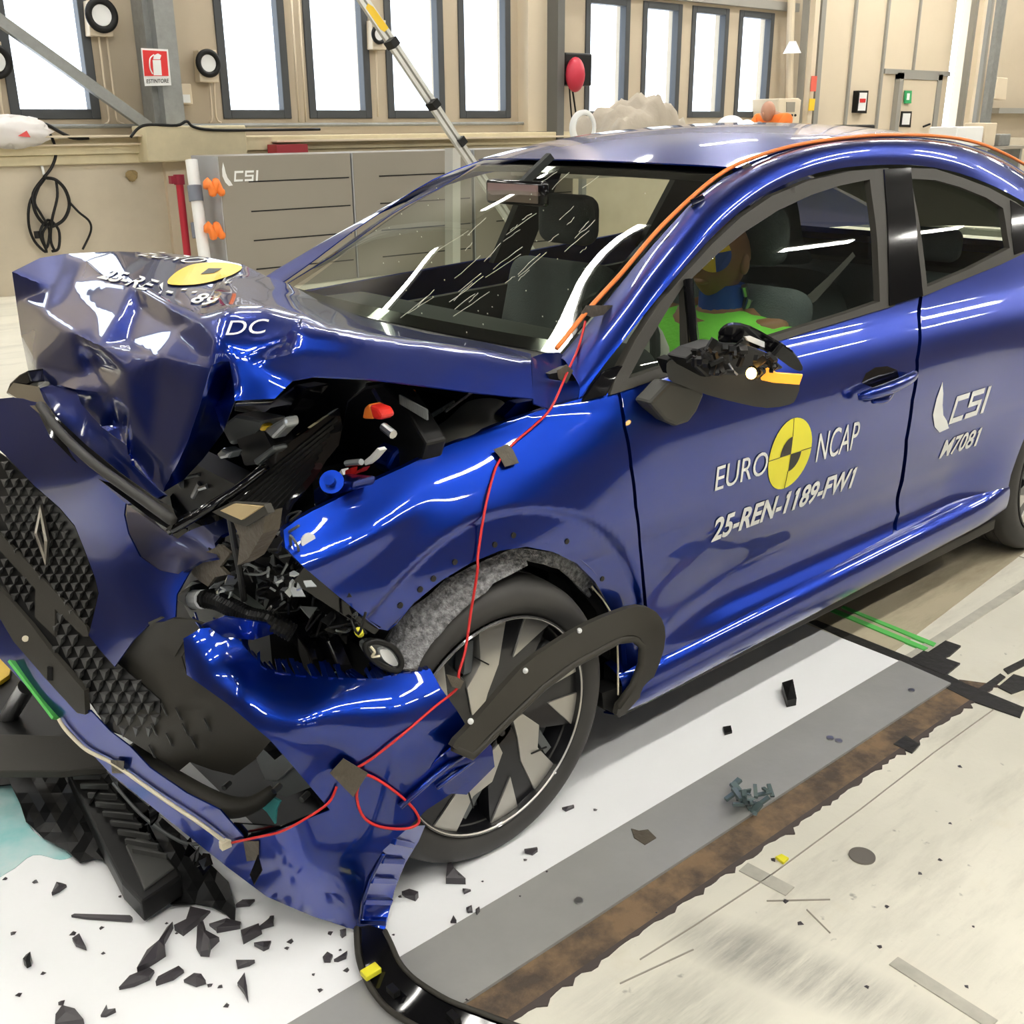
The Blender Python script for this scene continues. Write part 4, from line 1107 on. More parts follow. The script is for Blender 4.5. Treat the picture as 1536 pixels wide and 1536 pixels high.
sheet('liner_plastic', [(789,838),(830,842),(862,862),(895,895),(918,930),(926,960),(928,1010),(926,1060),(905,1060),(906,1000),(905,950),(893,915),(870,885),(845,868),(815,855),(792,847)],
      TPS([(789,838,'y',1.52),(862,862,'y',1.515),(918,930,'y',1.50),(926,1060,'y',1.49),(905,1060,'y',1.53),(905,950,'y',1.55),(845,868,'y',1.56)]), M['black'], CAR, step=9)
slab('liner_foot', [(903,1040),(930,1030),(950,1032),(929,1075),(905,1062)], M['black'], CAR, y=1.475, thick=.05)
MB().tube([W(888,880,y=1.49), W(905,900,y=1.485), W(917,920,y=1.48)], .0022).tube([W(926,960,y=1.47), W(927,1000,y=1.47), W(927,1042,y=1.47)], .0022).build('liner_edge', M['cream'], CAR)
for q in ((869,946),(788,1006),(706,1082)):
    p = CLc(*q, .004); MB().blob(p, .006, .006, .006, 5).build('push_clip', M['wht'], CAR)

# ================================================================ lettering helpers
_DG = bpy.context.evaluated_depsgraph_get
def glyphs(s, bold=0.0):
    c = bpy.data.curves.new('lettering', 'FONT'); c.body = s; c.fill_mode = 'FRONT'; c.resolution_u = 4; c.offset = bold
    o = bpy.data.objects.new('lettering', c); COL.objects.link(o)
    bpy.context.view_layer.update()
    me = o.evaluated_get(_DG()).to_mesh()
    v = [(q.co.x, q.co.y) for q in me.vertices]; f = [tuple(p.vertices) for p in me.polygons]
    o.evaluated_get(_DG()).to_mesh_clear()
    bpy.data.objects.remove(o); bpy.data.curves.remove(c)
    if '1' in s and len(s) > 1:      # the figure one gets its flag
        top = max(a[1] for a in v)
        for i, ch_ in enumerate(s):
            if ch_ != '1': continue
            c2 = bpy.data.curves.new('lettering', 'FONT'); c2.body = s[:i+1]; c2.offset = bold
            o2 = bpy.data.objects.new('lettering', c2); COL.objects.link(o2); bpy.context.view_layer.update()
            m2 = o2.evaluated_get(_DG()).to_mesh(); xr = max(q.co.x for q in m2.vertices); o2.evaluated_get(_DG()).to_mesh_clear()
            bpy.data.objects.remove(o2); bpy.data.curves.remove(c2)
            w = .07 + 2*bold; k = len(v)
            v += [(xr - w*.5, top), (xr - w - .10, top - .10), (xr - w - .10, top - .10 - w*.9), (xr - w*.5, top - .04 - w*.9)]
            f.append((k+3, k+2, k+1, k))
    xs = [a[0] for a in v]; ys = [a[1] for a in v]
    x0, x1, y0, y1 = min(xs), max(xs), min(ys), max(ys)
    return [((a[0]-x0)/(x1-x0), (a[1]-y0)/(y1-y0)) for a in v], f
def lay(name, g, fn, m, parent):
    v, f = g
    o = obj(name, [fn(a, b) for a, b in v], f, m, parent)
    return o
def on_side(x0, x1, z0, z1, lift=.0022):
    return lambda u, v: (lambda x, z: Vector((x, Yb(x, z) - lift, z)))(x0 + (x1-x0)*u, z0 + (z1-z0)*v)
def block_letters():
    """squared C, S and I"""
    q = []; t = .17
    def r(x0, y0, x1, y1): q.append([(x0,y0),(x1,y0),(x1,y1),(x0,y1)])
    r(0,0,.30*0+.06,1); r(.06,0,.30,t+.03); r(.06,1-t-.03,.30,1)
    o = .36
    r(o,0,o+.30,t+.03); r(o+.24,t+.03,o+.30,.42); r(o,.42,o+.30,.42+t); r(o,.42+t,o+.06,1-t-.03); r(o,1-t-.03,o+.30,1)
    r(.74,0,.81,1)
    v = []; f = []
    for p in q:
        f.append(tuple(range(len(v), len(v)+4))); v += [((x + .05*y)/.86, y) for x, y in p]
    return v, f
def swoosh():
    o = [(.15,1.0),(.02,.72),(.0,.42),(.18,.16),(.45,.0),(.80,.02),(.62,.20),(.42,.34),(.30,.55),(.24,.78)]
    return [(a, b) for a, b in o], [tuple(range(len(o)))]

# door stickers
a = S(1071,737); b = S(1283,668); mz = (a.z + b.z)/2
xe0, xe1 = S(1071,737).x, S(1148,712).x
lay('door_lettering', glyphs('EURO', .0), on_side(xe0, xe1, a.z, S(1075,700).z), M['wht'], fdoor)
lay('door_lettering', glyphs('NCAP', .0), on_side(S(1222,694).x, S(1284,668).x, S(1222,694).z, S(1222,652).z), M['wht'], fdoor)
a = S(1067,808); b = S(1273,738)
lay('door_lettering', glyphs('25-REN-1189-FW1', .028), on_side(a.x, b.x, (a.z+b.z)/2, (S(1068,777).z + S(1273,706).z)/2), M['wht'], fdoor)
dc = S(1185,681); R0 = (S(1185,631).z - S(1185,731).z) / 2; RX = (S(1217,670).x - S(1153,691).x) / 2
def disc(name, r, a0, a1, lift, m, ri=0):
    v = []; f = []
    nr, na = 6, 40
    for i in range(nr + 1):
        for j in range(na + 1):
            rr_ = ri + (1-ri) * i/nr; t = math.radians(a0 + (a1-a0)*j/na)
            x = dc.x + RX*r*rr_*math.cos(t); z = dc.z + R0*r*rr_*math.sin(t)
            v.append(Vector((x, Yb(x, z) - lift, z)))
    for i in range(nr):
        for j in range(na): f.append((i*(na+1)+j, i*(na+1)+j+1, (i+1)*(na+1)+j+1, (i+1)*(na+1)+j))
    return obj(name, v, f, m, fdoor)
disc('door_roundel', 1, 0, 360, .0016, M['yel'])
disc('roundel_quadrant', .50, 90, 180, .0026, M['blk']); disc('roundel_quadrant', .50, 270, 360, .0026, M['blk'])
ln = MB()
for (u0, v0, u1, v1) in ((-1,0,-.5,0),(.5,0,1,0),(0,-1,0,-.5),(0,.5,0,1)):
    p = Vector((dc.x + RX*u0, 0, dc.z + R0*v0)); q = Vector((dc.x + RX*u1, 0, dc.z + R0*v1))
    p.y = Yb(p.x, p.z) - .002; q.y = Yb(q.x, q.z) - .002
    ln.bar(p, q, .0015, .0015)
ln.build('roundel_lines', M['blk'], fdoor)
a0 = S(1405,652); a1 = S(1424,640)
lay('logo_swoosh', swoosh(), on_side(S(1401,610).x, S(1427,650).x, S(1410,648).z, S(1412,573).z), M['wht'], rdoor)
lay('logo_letters', block_letters(), on_side(S(1422,636).x, S(1477,617).x, S(1424,636).z, S(1424,598).z), M['wht'], rdoor)
lay('door_lettering', glyphs('M7081', .022), on_side(S(1407,689).x, S(1462,671).x, S(1407,689).z, S(1407,664).z), M['wht'], rdoor)

# bonnet stickers, folded with the sheet metal
from mathutils.bvhtree import BVHTree
_bm = bmesh.new(); _bm.from_mesh(hood.data); HB = BVHTree.FromBMesh(_bm); _bm.free()
def on_hood(px, py, lift=.003):
    d = ray(px, py).normalized()
    h = HB.ray_cast(CAM, d)
    if h[0] is None: return None
    nrm = h[1] if h[1].dot(d) < 0 else -h[1]
    return h[0] + nrm * lift
def hood_text(s, o, u, v, bold=.02):
    vv, ff = glyphs(s, bold)
    P_ = [on_hood(o[0] + u[0]*a + v[0]*b, o[1] + u[1]*a + v[1]*b) for a, b in vv]
    ff = [f for f in ff if all(P_[i] is not None and (P_[i] - P_[f[0]]).length < .12 for i in f)]
    return obj('bonnet_lettering', [p if p is not None else Vector((2,2.3,1)) for p in P_], ff, M['wht'], hood)
hood_text('EURO', (205,384), (82,12), (32,-6), .0)
hood_text('NC', (318,430), (26,-4), (22,-14), .0)
hood_text('25-REN-1189', (146,418), (165,44), (22,-14))
hood_text('DC', (338,505), (58,-3), (8,-22), .0)
dv = smooth2([(252,428),(262,412),(290,398),(330,395),(362,401),(352,412),(325,422),(290,429)], 4)
V, Fc = cdt(dv, 5)
obj('bonnet_roundel', [on_hood(v.x, v.y, .0035) or Vector((1,2.3,1.1)) for v in V], Fc, M['yel2'], hood)
V, Fc = cdt([(300,414),(312,405),(333,405),(320,412)], 5)
obj('roundel_quadrant', [on_hood(v.x, v.y, .005) or Vector((1,2.3,1.1)) for v in V], Fc, M['blk'], hood)

# ================================================================ door handle, mirror, trim
HD = thing('door_handle', None, None, S(1320,575)); adopt(HD, CAR)
rc = [S(*q) for q in ((1292,574),(1298,560),(1312,551),(1330,549),(1345,555),(1348,566),(1330,575),(1308,581))]
obj('handle_recess', [p - Vector((0,.0015,0)) for p in rc], [tuple(range(8))], M['gloss'], HD)
hp = [S(1281,594) - Vector((0,.012,0)), S(1287,588) - Vector((0,.034,0)), S(1310,578) - Vector((0,.046,0)), S(1340,565) - Vector((0,.044,0)), S(1358,559) - Vector((0,.026,0)), S(1362,560) - Vector((0,.006,0))]
MB().tube(hp, [.009, .015, .017, .016, .012, .006], 12, sm=6).build('handle_bar', M['blue'], HD, smooth=True)
MB().tube([S(1303,601) - Vector((0,.012,0)), S(1318,597) - Vector((0,.02,0)), S(1332,589) - Vector((0,.012,0))], [.006,.011,.006], 10, sm=4).build('lock_cover', M['blue'], HD, smooth=True)

MR = thing('wing_mirror', None, None, S(1010,590)); adopt(MR, CAR)
def mx(q):  # mirror reaches out from the door: left end near the door, right end outboard
    t = (q[0] - 1000) / 203.
    return (q[0], q[1], 'y', 1.47 - .21 * t)
slab('mirror_foot', [(q[0], q[1], 'y', 1.49 - .02*i_) for i_, q in enumerate([(975,605),(1006,572),(1040,580),(1058,590),(1046,618),(1034,634),(1016,640),(998,632)])] if 0 else [(975,605),(1006,572),(1040,580),(1058,590),(1046,618),(1034,634),(1016,640),(998,632)], M['duct'], MR, y=1.455, thick=.05, bevel=.008)
SHm = TPS([mx(q) for q in ((1000,545),(1010,570),(1060,558),(1060,590),(1140,612),(1190,605),(1203,560),(1200,580))] )
sheet('mirror_shell', smooth2([(1000,546),(1012,541),(1040,550),(1060,558),(1100,563),(1140,560),(1180,575),(1200,574),(1194,598),(1184,607),(1150,612),(1110,605),(1060,592),(1020,577),(1003,568)], 2), SHm, M['duct'], MR, step=9, thick=.05)
slab('mirror_core', [(1030,538),(1050,524),(1080,514),(1120,517),(1150,528),(1178,552),(1140,566),(1060,566)], M['black'], MR, y=1.40, thick=.06, bevel=.006)
md = MB(); r_ = random.Random(4)
for i in range(60):
    x = r_.uniform(1035, 1165); y0 = 512 + abs(x-1095)*.2; y = r_.uniform(y0 + 6, 562)
    p = W(x, y, y=1.44 - .2*(x-1000)/203 + r_.uniform(-.03,.01)); s = r_.uniform(.005, .016)
    md.bar(p, p + Vector((r_.uniform(-1,1), r_.uniform(-.5,1), r_.uniform(-1,1))).normalized() * s * 2, s, s * r_.uniform(.3, 1))
md.build('mirror_mechanism', M['black'], MR)
SH2 = TPS([mx(q) for q in ((1080,500),(1100,487),(1160,512),(1195,535),(1203,556),(1150,527),(1110,514))])
sheet('mirror_cap', smooth2([(1078,502),(1086,492),(1100,487),(1125,492),(1160,511),(1190,530),(1204,550),(1200,557),(1184,550),(1165,536),(1140,524),(1110,515),(1090,514),(1078,512)], 2), SH2, M['gloss'], MR, step=8, thick=.02)
slab('cap_reflection', [(1118,505),(1126,504),(1152,515),(1153,522),(1146,521),(1122,511)], M['wht'], MR, y=1.318, thick=.004)  # reflection on the glossy cap, painted as a thin white slab
SH3 = TPS([mx(q) for q in ((1136,562),(1150,553),(1203,563),(1198,577))])
sheet('turn_signal', [(1138,560),(1152,553),(1165,560),(1204,563),(1199,577),(1160,574),(1142,570)], SH3, M['amber'], MR, step=8, off=.008, thick=.008)
p = W(1127,560,y=1.29); MB().blob(p, .011, .011, .012, 8).build('signal_bulb', M['lamp'], MR)
MB().tube([W(1093,545,y=1.36), W(1100,556,y=1.35), W(1106,562,y=1.345)], .0025).build('mirror_wire', M['steel'], MR)
slab('mirror_base_plate', [(1000,540),(1012,535),(1045,548),(1045,556),(1010,562)], M['black'], MR, y=1.47, thick=.03)

# ================================================================ inside the cabin
def rbox(name, a, b, m, parent, bev=.05, rot=None, piv=None):
    mb_ = MB().box(a, b)
    if rot:
        c_ = Vector(piv or [(a[i]+b[i])/2 for i in range(3)]); Rm = Matrix.Rotation(rot[1], 3, rot[0])
        mb_.v = [c_ + Rm @ (v - c_) for v in mb_.v]
    o = mb_.build(name, m, parent, smooth=True)
    bv = o.modifiers.new('bevel', 'BEVEL'); bv.width = bev; bv.segments = 4; bv.limit_method = 'ANGLE'
    return o
def seat(y0, x=2.42):
    s = thing('front_seat', None, None, (x, y0, .30)); adopt(s, CAR)
    rbox('seat_cushion', (x - .45, y0 - .24, .40), (x + .08, y0 + .24, .56), M['fabric'], s, .06)
    rbox('backrest', (x + .0, y0 - .24, .50), (x + .14, y0 + .24, 1.08), M['fabric'], s, .06, ('Y', math.radians(14)), (x, y0, .5))
    rbox('headrest', (x + .17, y0 - .13, 1.10), (x + .27, y0 + .13, 1.27), M['fabric'], s, .05)
    return s
seat(1.98); seat(2.76)
RS = thing('rear_bench', None, None, (3.4, YC, .3)); adopt(RS, CAR)
rbox('seat_cushion', (3.05, 1.72, .42), (3.55, 3.02, .58), M['fabric'], RS, .06)
rbox('backrest', (3.52, 1.75, .50), (3.66, 2.99, 1.02), M['fabric'], RS, .06, ('Y', math.radians(16)), (3.52, YC, .5))
for y in (2.0, 2.75): rbox('headrest', (3.68, y - .13, 1.02), (3.76, y + .13, 1.14), M['fabric'], RS, .04)
DS = rbox('dashboard', (1.56, 1.70, .70), (1.98, 3.05, .985), M['inter'], CAR, .07)
rbox('floor_tunnel', (1.62, 1.62, .26), (3.5, 3.12, .34), M['inter'], CAR, .01)
MB().tube([Vector((2.02 + .05*math.cos(t)*0 + .07*math.sin(t), 1.98 + .185*math.cos(t), .90 + .17*math.sin(t))) for t in [2*math.pi*i/24 for i in range(24)]], .014, closed=True).bar((2.02,1.85,.9),(2.02,2.11,.9),.05,.03).bar((2.0,1.98,.9),(1.7,1.98,.80),.06,.06).build('steering_wheel', M['inter'], CAR, smooth=True, autosm=40)
MB().blob((2.10, 1.98, .90), .07, .17, .14, 10).build('airbag', mat('limp airbag cloth', (.55,.55,.48), .9), CAR, smooth=True)
# deployed curtain airbag and head lining edge
sheet('curtain_airbag', smooth2([(1105,330),(1150,300),(1180,285),(1195,300),(1205,360),(1218,390),(1190,397),(1120,392),(1106,370)], 3), TPS([(1105,330,'y',2.42),(1190,290,'y',2.42),(1218,390,'y',2.36),(1120,392,'y',2.36),(1160,345,'y',2.28)]), M['fabric'], CAR, step=9, thick=.05)
sheet('side_airbag', smooth2([(1098,408),(1150,400),(1200,402),(1240,412),(1262,440),(1270,480),(1220,500),(1150,500),(1110,450)], 3), TPS([(1098,408,'y',2.25),(1200,402,'y',2.22),(1270,480,'y',2.10),(1150,500,'y',2.12),(1180,450,'y',2.08)]), M['fabric'], CAR, step=10, thick=.06)
hl = [[p + Vector((0, 0, -.035)) for p in r[1:-1]] for r in rr]
loft('headlining', hl, M['inter'], CAR, 2, 3, .004)
sheet('seat_belt', [(1140,497),(1160,478),(1215,440),(1250,408),(1279,378),(1283,384),(1256,415),(1225,450),(1180,485),(1160,502),(1146,506)], TPS([(1145,500,'y',1.90),(1210,445,'y',1.82),(1280,380,'y',1.72),(1165,480,'y',1.88)]), mat('belt webbing', (.12,.11,.10), .8), CAR, step=8, thick=.002)
# rear shelf and tailgate frame so the back is closed
MB().prism([(3.75,1.72,1.0),(3.75,3.02,1.0),(4.35,2.95,1.0),(4.35,1.8,1.0)], (0,0,-.03)).build('parcel_shelf', M['inter'], CAR)
tg = MB()
tg.prism([(4.30,1.70,1.05),(4.62,1.80,.55),(4.62,2.94,.55),(4.30,3.04,1.05)], (-.04,0,-.02))
tg.build('tailgate', M['blue'], CAR)
rg = MB(); pr = [rr[-1][i] for i in (0, 3, 6)]
rg.add([rr[-1][0], rr[-1][6], (4.32,3.02,1.06), (4.32,1.72,1.06)], [(0,1,2,3)]); rg.build('rear_window', M['glass'], CAR)
# interior mirror
rbox('cabin_mirror', W(716,322,x=2.12) * 0 + Vector((2.10, 2.30, 1.275)), Vector((2.13, 2.56, 1.345)), M['gloss'], CAR, .012)
MB().box((2.094, 2.32, 1.285), (2.099, 2.54, 1.335)).build('mirror_back', mat('pinkish mirror back', (.35,.24,.22), .3), CAR)
MB().bar((2.13,2.43,1.33),(2.22,2.40,1.41),.03,.02).build('mirror_stalk', M['inter'], CAR)
# fine cracks running up the windscreen
_bm = bmesh.new(); _bm.from_mesh(ws.data); WB = BVHTree.FromBMesh(_bm); _bm.free()
def on_glass(px, py, lift=.002):
    d = ray(px, py).normalized(); h = WB.ray_cast(CAM, d)
    return None if h[0] is None else h[0] - d * lift
M['crack2'] = mat('glass crack', (.72, .72, .60), .3)
ck = MB(); r_ = random.Random(21)
for i in range(34):
    t = r_.random(); cx = 640 + 240*t + r_.uniform(-40, 40); cy = 440 - 150*t + r_.uniform(-45, 60)
    L = r_.uniform(12, 70); an = math.radians(-38 + r_.uniform(-9, 9))
    pts_ = []
    for k in range(5):
        q = on_glass(cx + math.cos(an)*L*(k/4-.5) + r_.uniform(-1,1), cy + math.sin(an)*L*(k/4-.5) + r_.uniform(-1,1))
        if q: pts_.append(q)
    if len(pts_) > 2: ck.tube(pts_, .0007, 4)
for i in range(40):
    q = on_glass(r_.uniform(560, 1000), r_.uniform(270, 520))
    if q: ck.blob(q, .0018, .0018, .0018, 3)
o = ck.build('glass_cracks', M['crack2'], ws); o['kind'] = 'stuff'

# ================================================================ wires and tape on the car
def on_car(q, lift=.006):
    return S(*q) - Vector((0, lift, 0))
red_pts = [W(878,482,y=1.70), W(868,520,y=1.66), W(852,556,y=1.60), on_car((822,610),.01), on_car((795,638),.01), on_car((765,665),.008), on_car((745,690),.008), on_car((736,715)), on_car((724,765)), on_car((714,830)), on_car((710,855),.012),
           W(706,920,y=1.44), W(698,975,y=1.42), W(688,1010,y=1.405), W(686,1032,y=1.395), BC(650,1062,.006), BC(600,1105,.006), BC(555,1140,.006), BC(530,1154,.006)]
wire = MB().tube(red_pts, .0028, 6, sm=5)
wire.tube([BC(530,1158,.007), BC(560,1166,.008), BC(596,1190,.01), BC(622,1215,.010), BC(628,1234,.010), BC(608,1243,.008), BC(570,1240,.006), BC(545,1225,.006), BC(535,1195,.006), BC(540,1172,.006)], .0028, 6, sm=5)
wire.tube([BC(505,1180,.006), BC(492,1205,.006), BC(455,1230,.006), BC(420,1248,.006), BC(385,1256,.006), BC(348,1264,.006)], .0026, 6, sm=5)
rw = wire.build('red_wire', M['red'], None, smooth=True); tag(rw, 'thin red twin wire taped down the wing and looped over the torn bumper', 'wire')
oc = [W(832,529,y=1.66), W(880,470,y=1.705), W(930,415,y=1.73), W(985,350,y=1.77), W(1040,297,y=1.80), W(1082,264,y=1.82), W(1120,245,y=1.83), W(1180,226,y=1.84), W(1250,214,y=1.84), W(1320,208,y=1.84), W(1400,209,y=1.84), W(1460,218,y=1.84), W(1510,238,y=1.84), W(1550,262,y=1.84), W(1600,300,y=1.85)]
oc = [p + Vector((0, -.006, .010)) for p in oc]
ow = MB().tube(oc, .0055, 8, sm=5).build('orange_cable', M['orange'], None, smooth=True); tag(ow, 'orange cable taped along the windscreen pillar and roof edge', 'cable')
cc = MB().tube([BC(343,1267,.01), BC(300,1235,.012), BC(255,1205,.012), BC(205,1170,.012), BC(180,1152,.012), BC(160,1140,.012), BC(130,1125,.012), BC(108,1105,.012), BC(95,1090,.012), BC(88,1078,.012)], .004, 8, sm=5)
cw_ = cc.build('cream_cable', M['cream'], None, smooth=True); tag(cw_, 'cream cable running along the lower lip of the torn bumper', 'cable')
adopt(MB().box(BC(338,1266,.012) - Vector((.010,.006,.008)), BC(338,1266,.012) + Vector((.010,.006,.008))).build('connector', M['cream']), cw_)
gt = MB().bar(BC(18,992,.014), BC(84,1078,.014), .006, .020, FWD).build('green_tape', M['green']); tag(gt, 'bright green tape strip on the lip of the torn bumper', 'tape')
def tape(name, pts_, fn, label, m='tape', grp=None):
    v = [fn(*q) for q in pts_]
    n = len(v)
    o = obj(name, v, [tuple(range(n))], M[m], None, thick=.0015)
    return tag(o, label, 'tape', grp)
sf = lambda a, b: S(a, b) - Vector((0, .013, 0))
tape('tape_patch', [(734,672),(755,664),(763,672),(772,692),(751,698),(744,684)], sf, 'brown tape patch holding the red wire on the blue wing')
tape('tape_patch', [(836,556),(850,547),(860,556),(850,575),(838,568)], lambda a, b: W(a, b, y=1.595), 'brown tape patch by the rear corner of the bonnet')
tape('tape_patch', [(495,1160),(515,1138),(552,1160),(530,1196)], lambda a, b: BC(a, b, .014), 'square brown tape patch on the corner of the torn bumper')
tape('tape_patch', [(365,1262),(388,1262),(388,1290),(370,1292)], lambda a, b: BC(a, b, .006), 'brown tape patch low on the bumper lip beside the cable plug')
tape('tape_patch', [(670,1012),(686,1016),(696,1022),(690,1034),(678,1030)], lambda a, b: W(a, b, y=1.385), 'small dark tape piece on the red wire in front of the wheel')
tape('tape_patch', [(872,470),(880,458),(920,458),(916,470),(888,476)], lambda a, b: W(a, b, y=1.69), 'brown tape patch low on the windscreen pillar')
tape('tape_patch', [(1036,310),(1048,300),(1070,312),(1060,325)], lambda a, b: W(a, b, y=1.775), 'brown tape patch on the windscreen pillar below the roof corner')
tape('tape_patch', [(995,362),(1004,353),(1013,360),(1004,370)], lambda a, b: W(a, b, y=1.74), 'small brown tape patch halfway up the windscreen pillar')
tape('tape_patch', [(1112,250),(1122,244),(1133,250),(1122,258)], lambda a, b: W(a, b, y=1.815), 'small grey tape patch at the front corner of the roof')
tape('tape_patch', [(166,1140),(186,1142),(184,1160),(168,1160)], lambda a, b: BC(a, b, .018), 'small brown tape piece across the cream cable')
adopt(obj('pillar_mount', [W(*q, y=1.77) for q in ((1037,300),(1055,292),(1058,298),(1040,308))], [(0,1,2,3)], M['gloss'], thick=.004), CAR)

# ================================================================ crash test dummy in the driver's seat
DM = thing('crash_test_dummy', 'brown crash test dummy in a lime green shirt sitting in the driver seat', 'dummy', (2.42, 1.98, .56))
def grow(name, vs, es, rs, m, parent, sub=2):
    me = bpy.data.meshes.new(name); me.from_pydata([tuple(v) for v in vs], es, [])
    o = bpy.data.objects.new(name, me); COL.objects.link(o); me.materials.append(m)
    sk_ = o.modifiers.new('skin', 'SKIN'); sk_.use_smooth_shade = True
    for i, r in enumerate(rs):
        me.skin_vertices[0].data[i].radius = (r, r) if not isinstance(r, tuple) else r
    me.skin_vertices[0].data[0].use_root = True
    s = o.modifiers.new('sub', 'SUBSURF'); s.levels = sub; s.render_levels = sub
    return adopt(o, parent)
hc = W(1082,388,y=1.98)          # head centre
nk = W(1082,440,y=1.98); ch = W(1085,500,y=1.98)
grow('body', [(2.42,1.98,.62), (2.40,1.98,.78), (ch.x,1.98,ch.z), (nk.x-.01,1.98,nk.z-.07), (nk.x,1.98,nk.z),
              (ch.x,1.80,ch.z+.02), (ch.x-.10,1.76,ch.z-.20), (ch.x-.33,1.84,ch.z-.22), (ch.x-.42,1.87,ch.z-.18),
              (ch.x,2.16,ch.z+.02), (ch.x-.10,2.20,ch.z-.20), (ch.x-.33,2.12,ch.z-.22), (ch.x-.42,2.09,ch.z-.18),
              (2.00,1.86,.62), (1.72,1.86,.42), (2.00,2.10,.62), (1.72,2.10,.42)],
     [(0,1),(1,2),(2,3),(3,4),(2,5),(5,6),(6,7),(7,8),(2,9),(9,10),(10,11),(11,12),(0,13),(13,14),(0,15),(15,16)],
     [(.13,.15),(.13,.14),(.13,.12),.08,.06,.07,.05,.04,.04,.07,.05,.04,.04,.09,.055,.09,.055], M['skin'], DM)
hd = MB().blob(hc, .095, .078, .115, 14)
for v in hd.v:
    d = v - hc
    if d.z < -.02: v.x += -.01; v.y = hc.y + d.y * (1 + d.z * 2.2)
hdo = hd.build('head', M['skin'], DM, smooth=True)
face_ = MB().blob(hc + Vector((-.095, 0, -.012)), .022, .012, .020, 8).blob(hc + Vector((-.08, 0, -.055)), .02, .028, .012, 8)
for s in (-1, 1):
    face_.blob(hc + Vector((.01, s*.078, -.01)), .018, .010, .03, 8).blob(hc + Vector((-.088, s*.032, .018)), .008, .014, .007, 6)
face_.build('face', M['skin'], DM, smooth=True)
MB().cyl(nk + Vector((0,0,-.06)), nk + Vector((0,0,.03)), .066, 24).build('neck_sleeve', M['dblue'], DM, smooth=True, autosm=40)
MB().tube([nk + Vector((0,-.11,-.10)), nk + Vector((-.08,-.05,-.11)), nk + Vector((-.09,.05,-.10)), nk + Vector((0,.11,-.08)), nk + Vector((.08,.05,-.05)), nk + Vector((.08,-.06,-.05))], .048, 10, closed=True, sm=4).build('collar', M['skin'], DM, smooth=True)
MB().cyl(nk + Vector((.03,-.075,-.05)), nk + Vector((.03,-.085,-.01)), .012, 8).cyl(nk + Vector((.02,-.075,.0)), nk + Vector((.0,-.08,.03)), .009, 8).build('neck_bolt', M['steel'], DM)
# two-tone target on the cheek
tcx = W(1086,382,y=1.90)
for k, (a0, a1, mt) in enumerate(((0, 90, 'yel2'), (90, 180, 'dblue'), (180, 270, 'yel2'), (270, 360, 'dblue'))):
    pts_ = [tcx] + [tcx + Vector((.044*math.cos(math.radians(a0 + (a1-a0)*i/8 + 8)), 0, .052*math.sin(math.radians(a0 + (a1-a0)*i/8 + 8)))) for i in range(9)]
    pts_ = [Vector((p.x, hc.y - .083 + ((p.x-hc.x)**2 + (p.z-hc.z)**2)*4, p.z)) for p in pts_]
    obj('target_quarter', pts_, [tuple(range(len(pts_)))], M[mt], DM, thick=.002)
# shirt: a larger skin over torso and upper arms
grow('shirt', [(2.42,1.98,.66), (2.40,1.98,.80), (ch.x,1.98,ch.z-.01), (nk.x-.01,1.98,nk.z-.17), (ch.x,1.79,ch.z+.01), (ch.x-.07,1.76,ch.z-.14), (ch.x,2.17,ch.z+.01), (ch.x-.07,2.20,ch.z-.14)],
     [(0,1),(1,2),(2,3),(2,4),(4,5),(2,6),(6,7)], [(.15,.17),(.15,.16),(.155,.155),.10,.095,.08,.095,.08], M['lime'], DM)

# ================================================================ floor strips, tape, stains
flat('steel_plate', [(-4, 1.185), (2.650, 1.187), (2.664, 1.354), (-4, 1.354)], .010, M['plate'], .010)
flat('floor_sheet', [(-4, 1.355), (2.664, 1.355), (2.68, 3.9), (-4, 3.9)], .008, M['whitesheet'], .008)
YE = W(1000,1373,z=0).y
flat('rusty_channel', [(-4, YE), (2.75, YE + .004), (2.70, 1.187), (-4, 1.185)], .003, M['rust'], .003)
flat('oily_floor', [(2.70, 1.40), (4.3, 1.55), (6.5, 1.7), (6.5, 4.2), (2.70, 4.0)], .002, M['oily'], .002)
rnd = random.Random(9)
# ragged dark edge of broken paint along the channel
ed = []; N_ = 220
for i in range(N_ + 1): ed.append((-1.0 + 3.75 * i / N_, YE + .003 - abs(rnd.gauss(.003, .004)) - (.012 if rnd.random() < .06 else 0)))
ed += [(2.75, YE + .010), (-1.0, YE + .010)]
flat('broken_edge', ed, .0035, mat('bare dark concrete', (.075, .06, .055), .9), .0035)
def ftape(label, pts_, name='floor_tape', m='btape', z=.0045, grp=None):
    o = flat(name, [tuple(W(*q, z=0))[:2] for q in pts_], z, M[m], z, None)
    return tag(o, label, 'tape', grp)
ftape('long black tape across the floor at the end of the grey steel plate', [(1213,934),(1225,932),(1300,962),(1370,990),(1400,1003),(1450,1028),(1536,1063),(1530,1078),(1455,1052),(1422,1035),(1346,996)])
ftape('black tape square beside the end of the green lines', [(1385,985),(1418,963),(1441,971),(1425,985),(1403,993)], z=.006)
ftape('wide black tape patch beyond the corner of the white sheet', [(1363,992),(1385,978),(1405,985),(1440,997),(1418,1015),(1380,1000)], z=.0055)
ftape('black tape patch at the right edge near the floor crack', [(1497,1032),(1520,1013),(1545,1020),(1545,1032),(1517,1042)])
ftape('black tape square on the rusty channel edge', [(1340,1118),(1358,1105),(1380,1118),(1368,1131)])
ftape('narrow black tape strip along the floor crack', [(1467,1035),(1500,1012),(1508,1017),(1480,1040)])
ftape('black tape strip running off at the right edge', [(1505,1005),(1545,985),(1545,995),(1512,1012)])
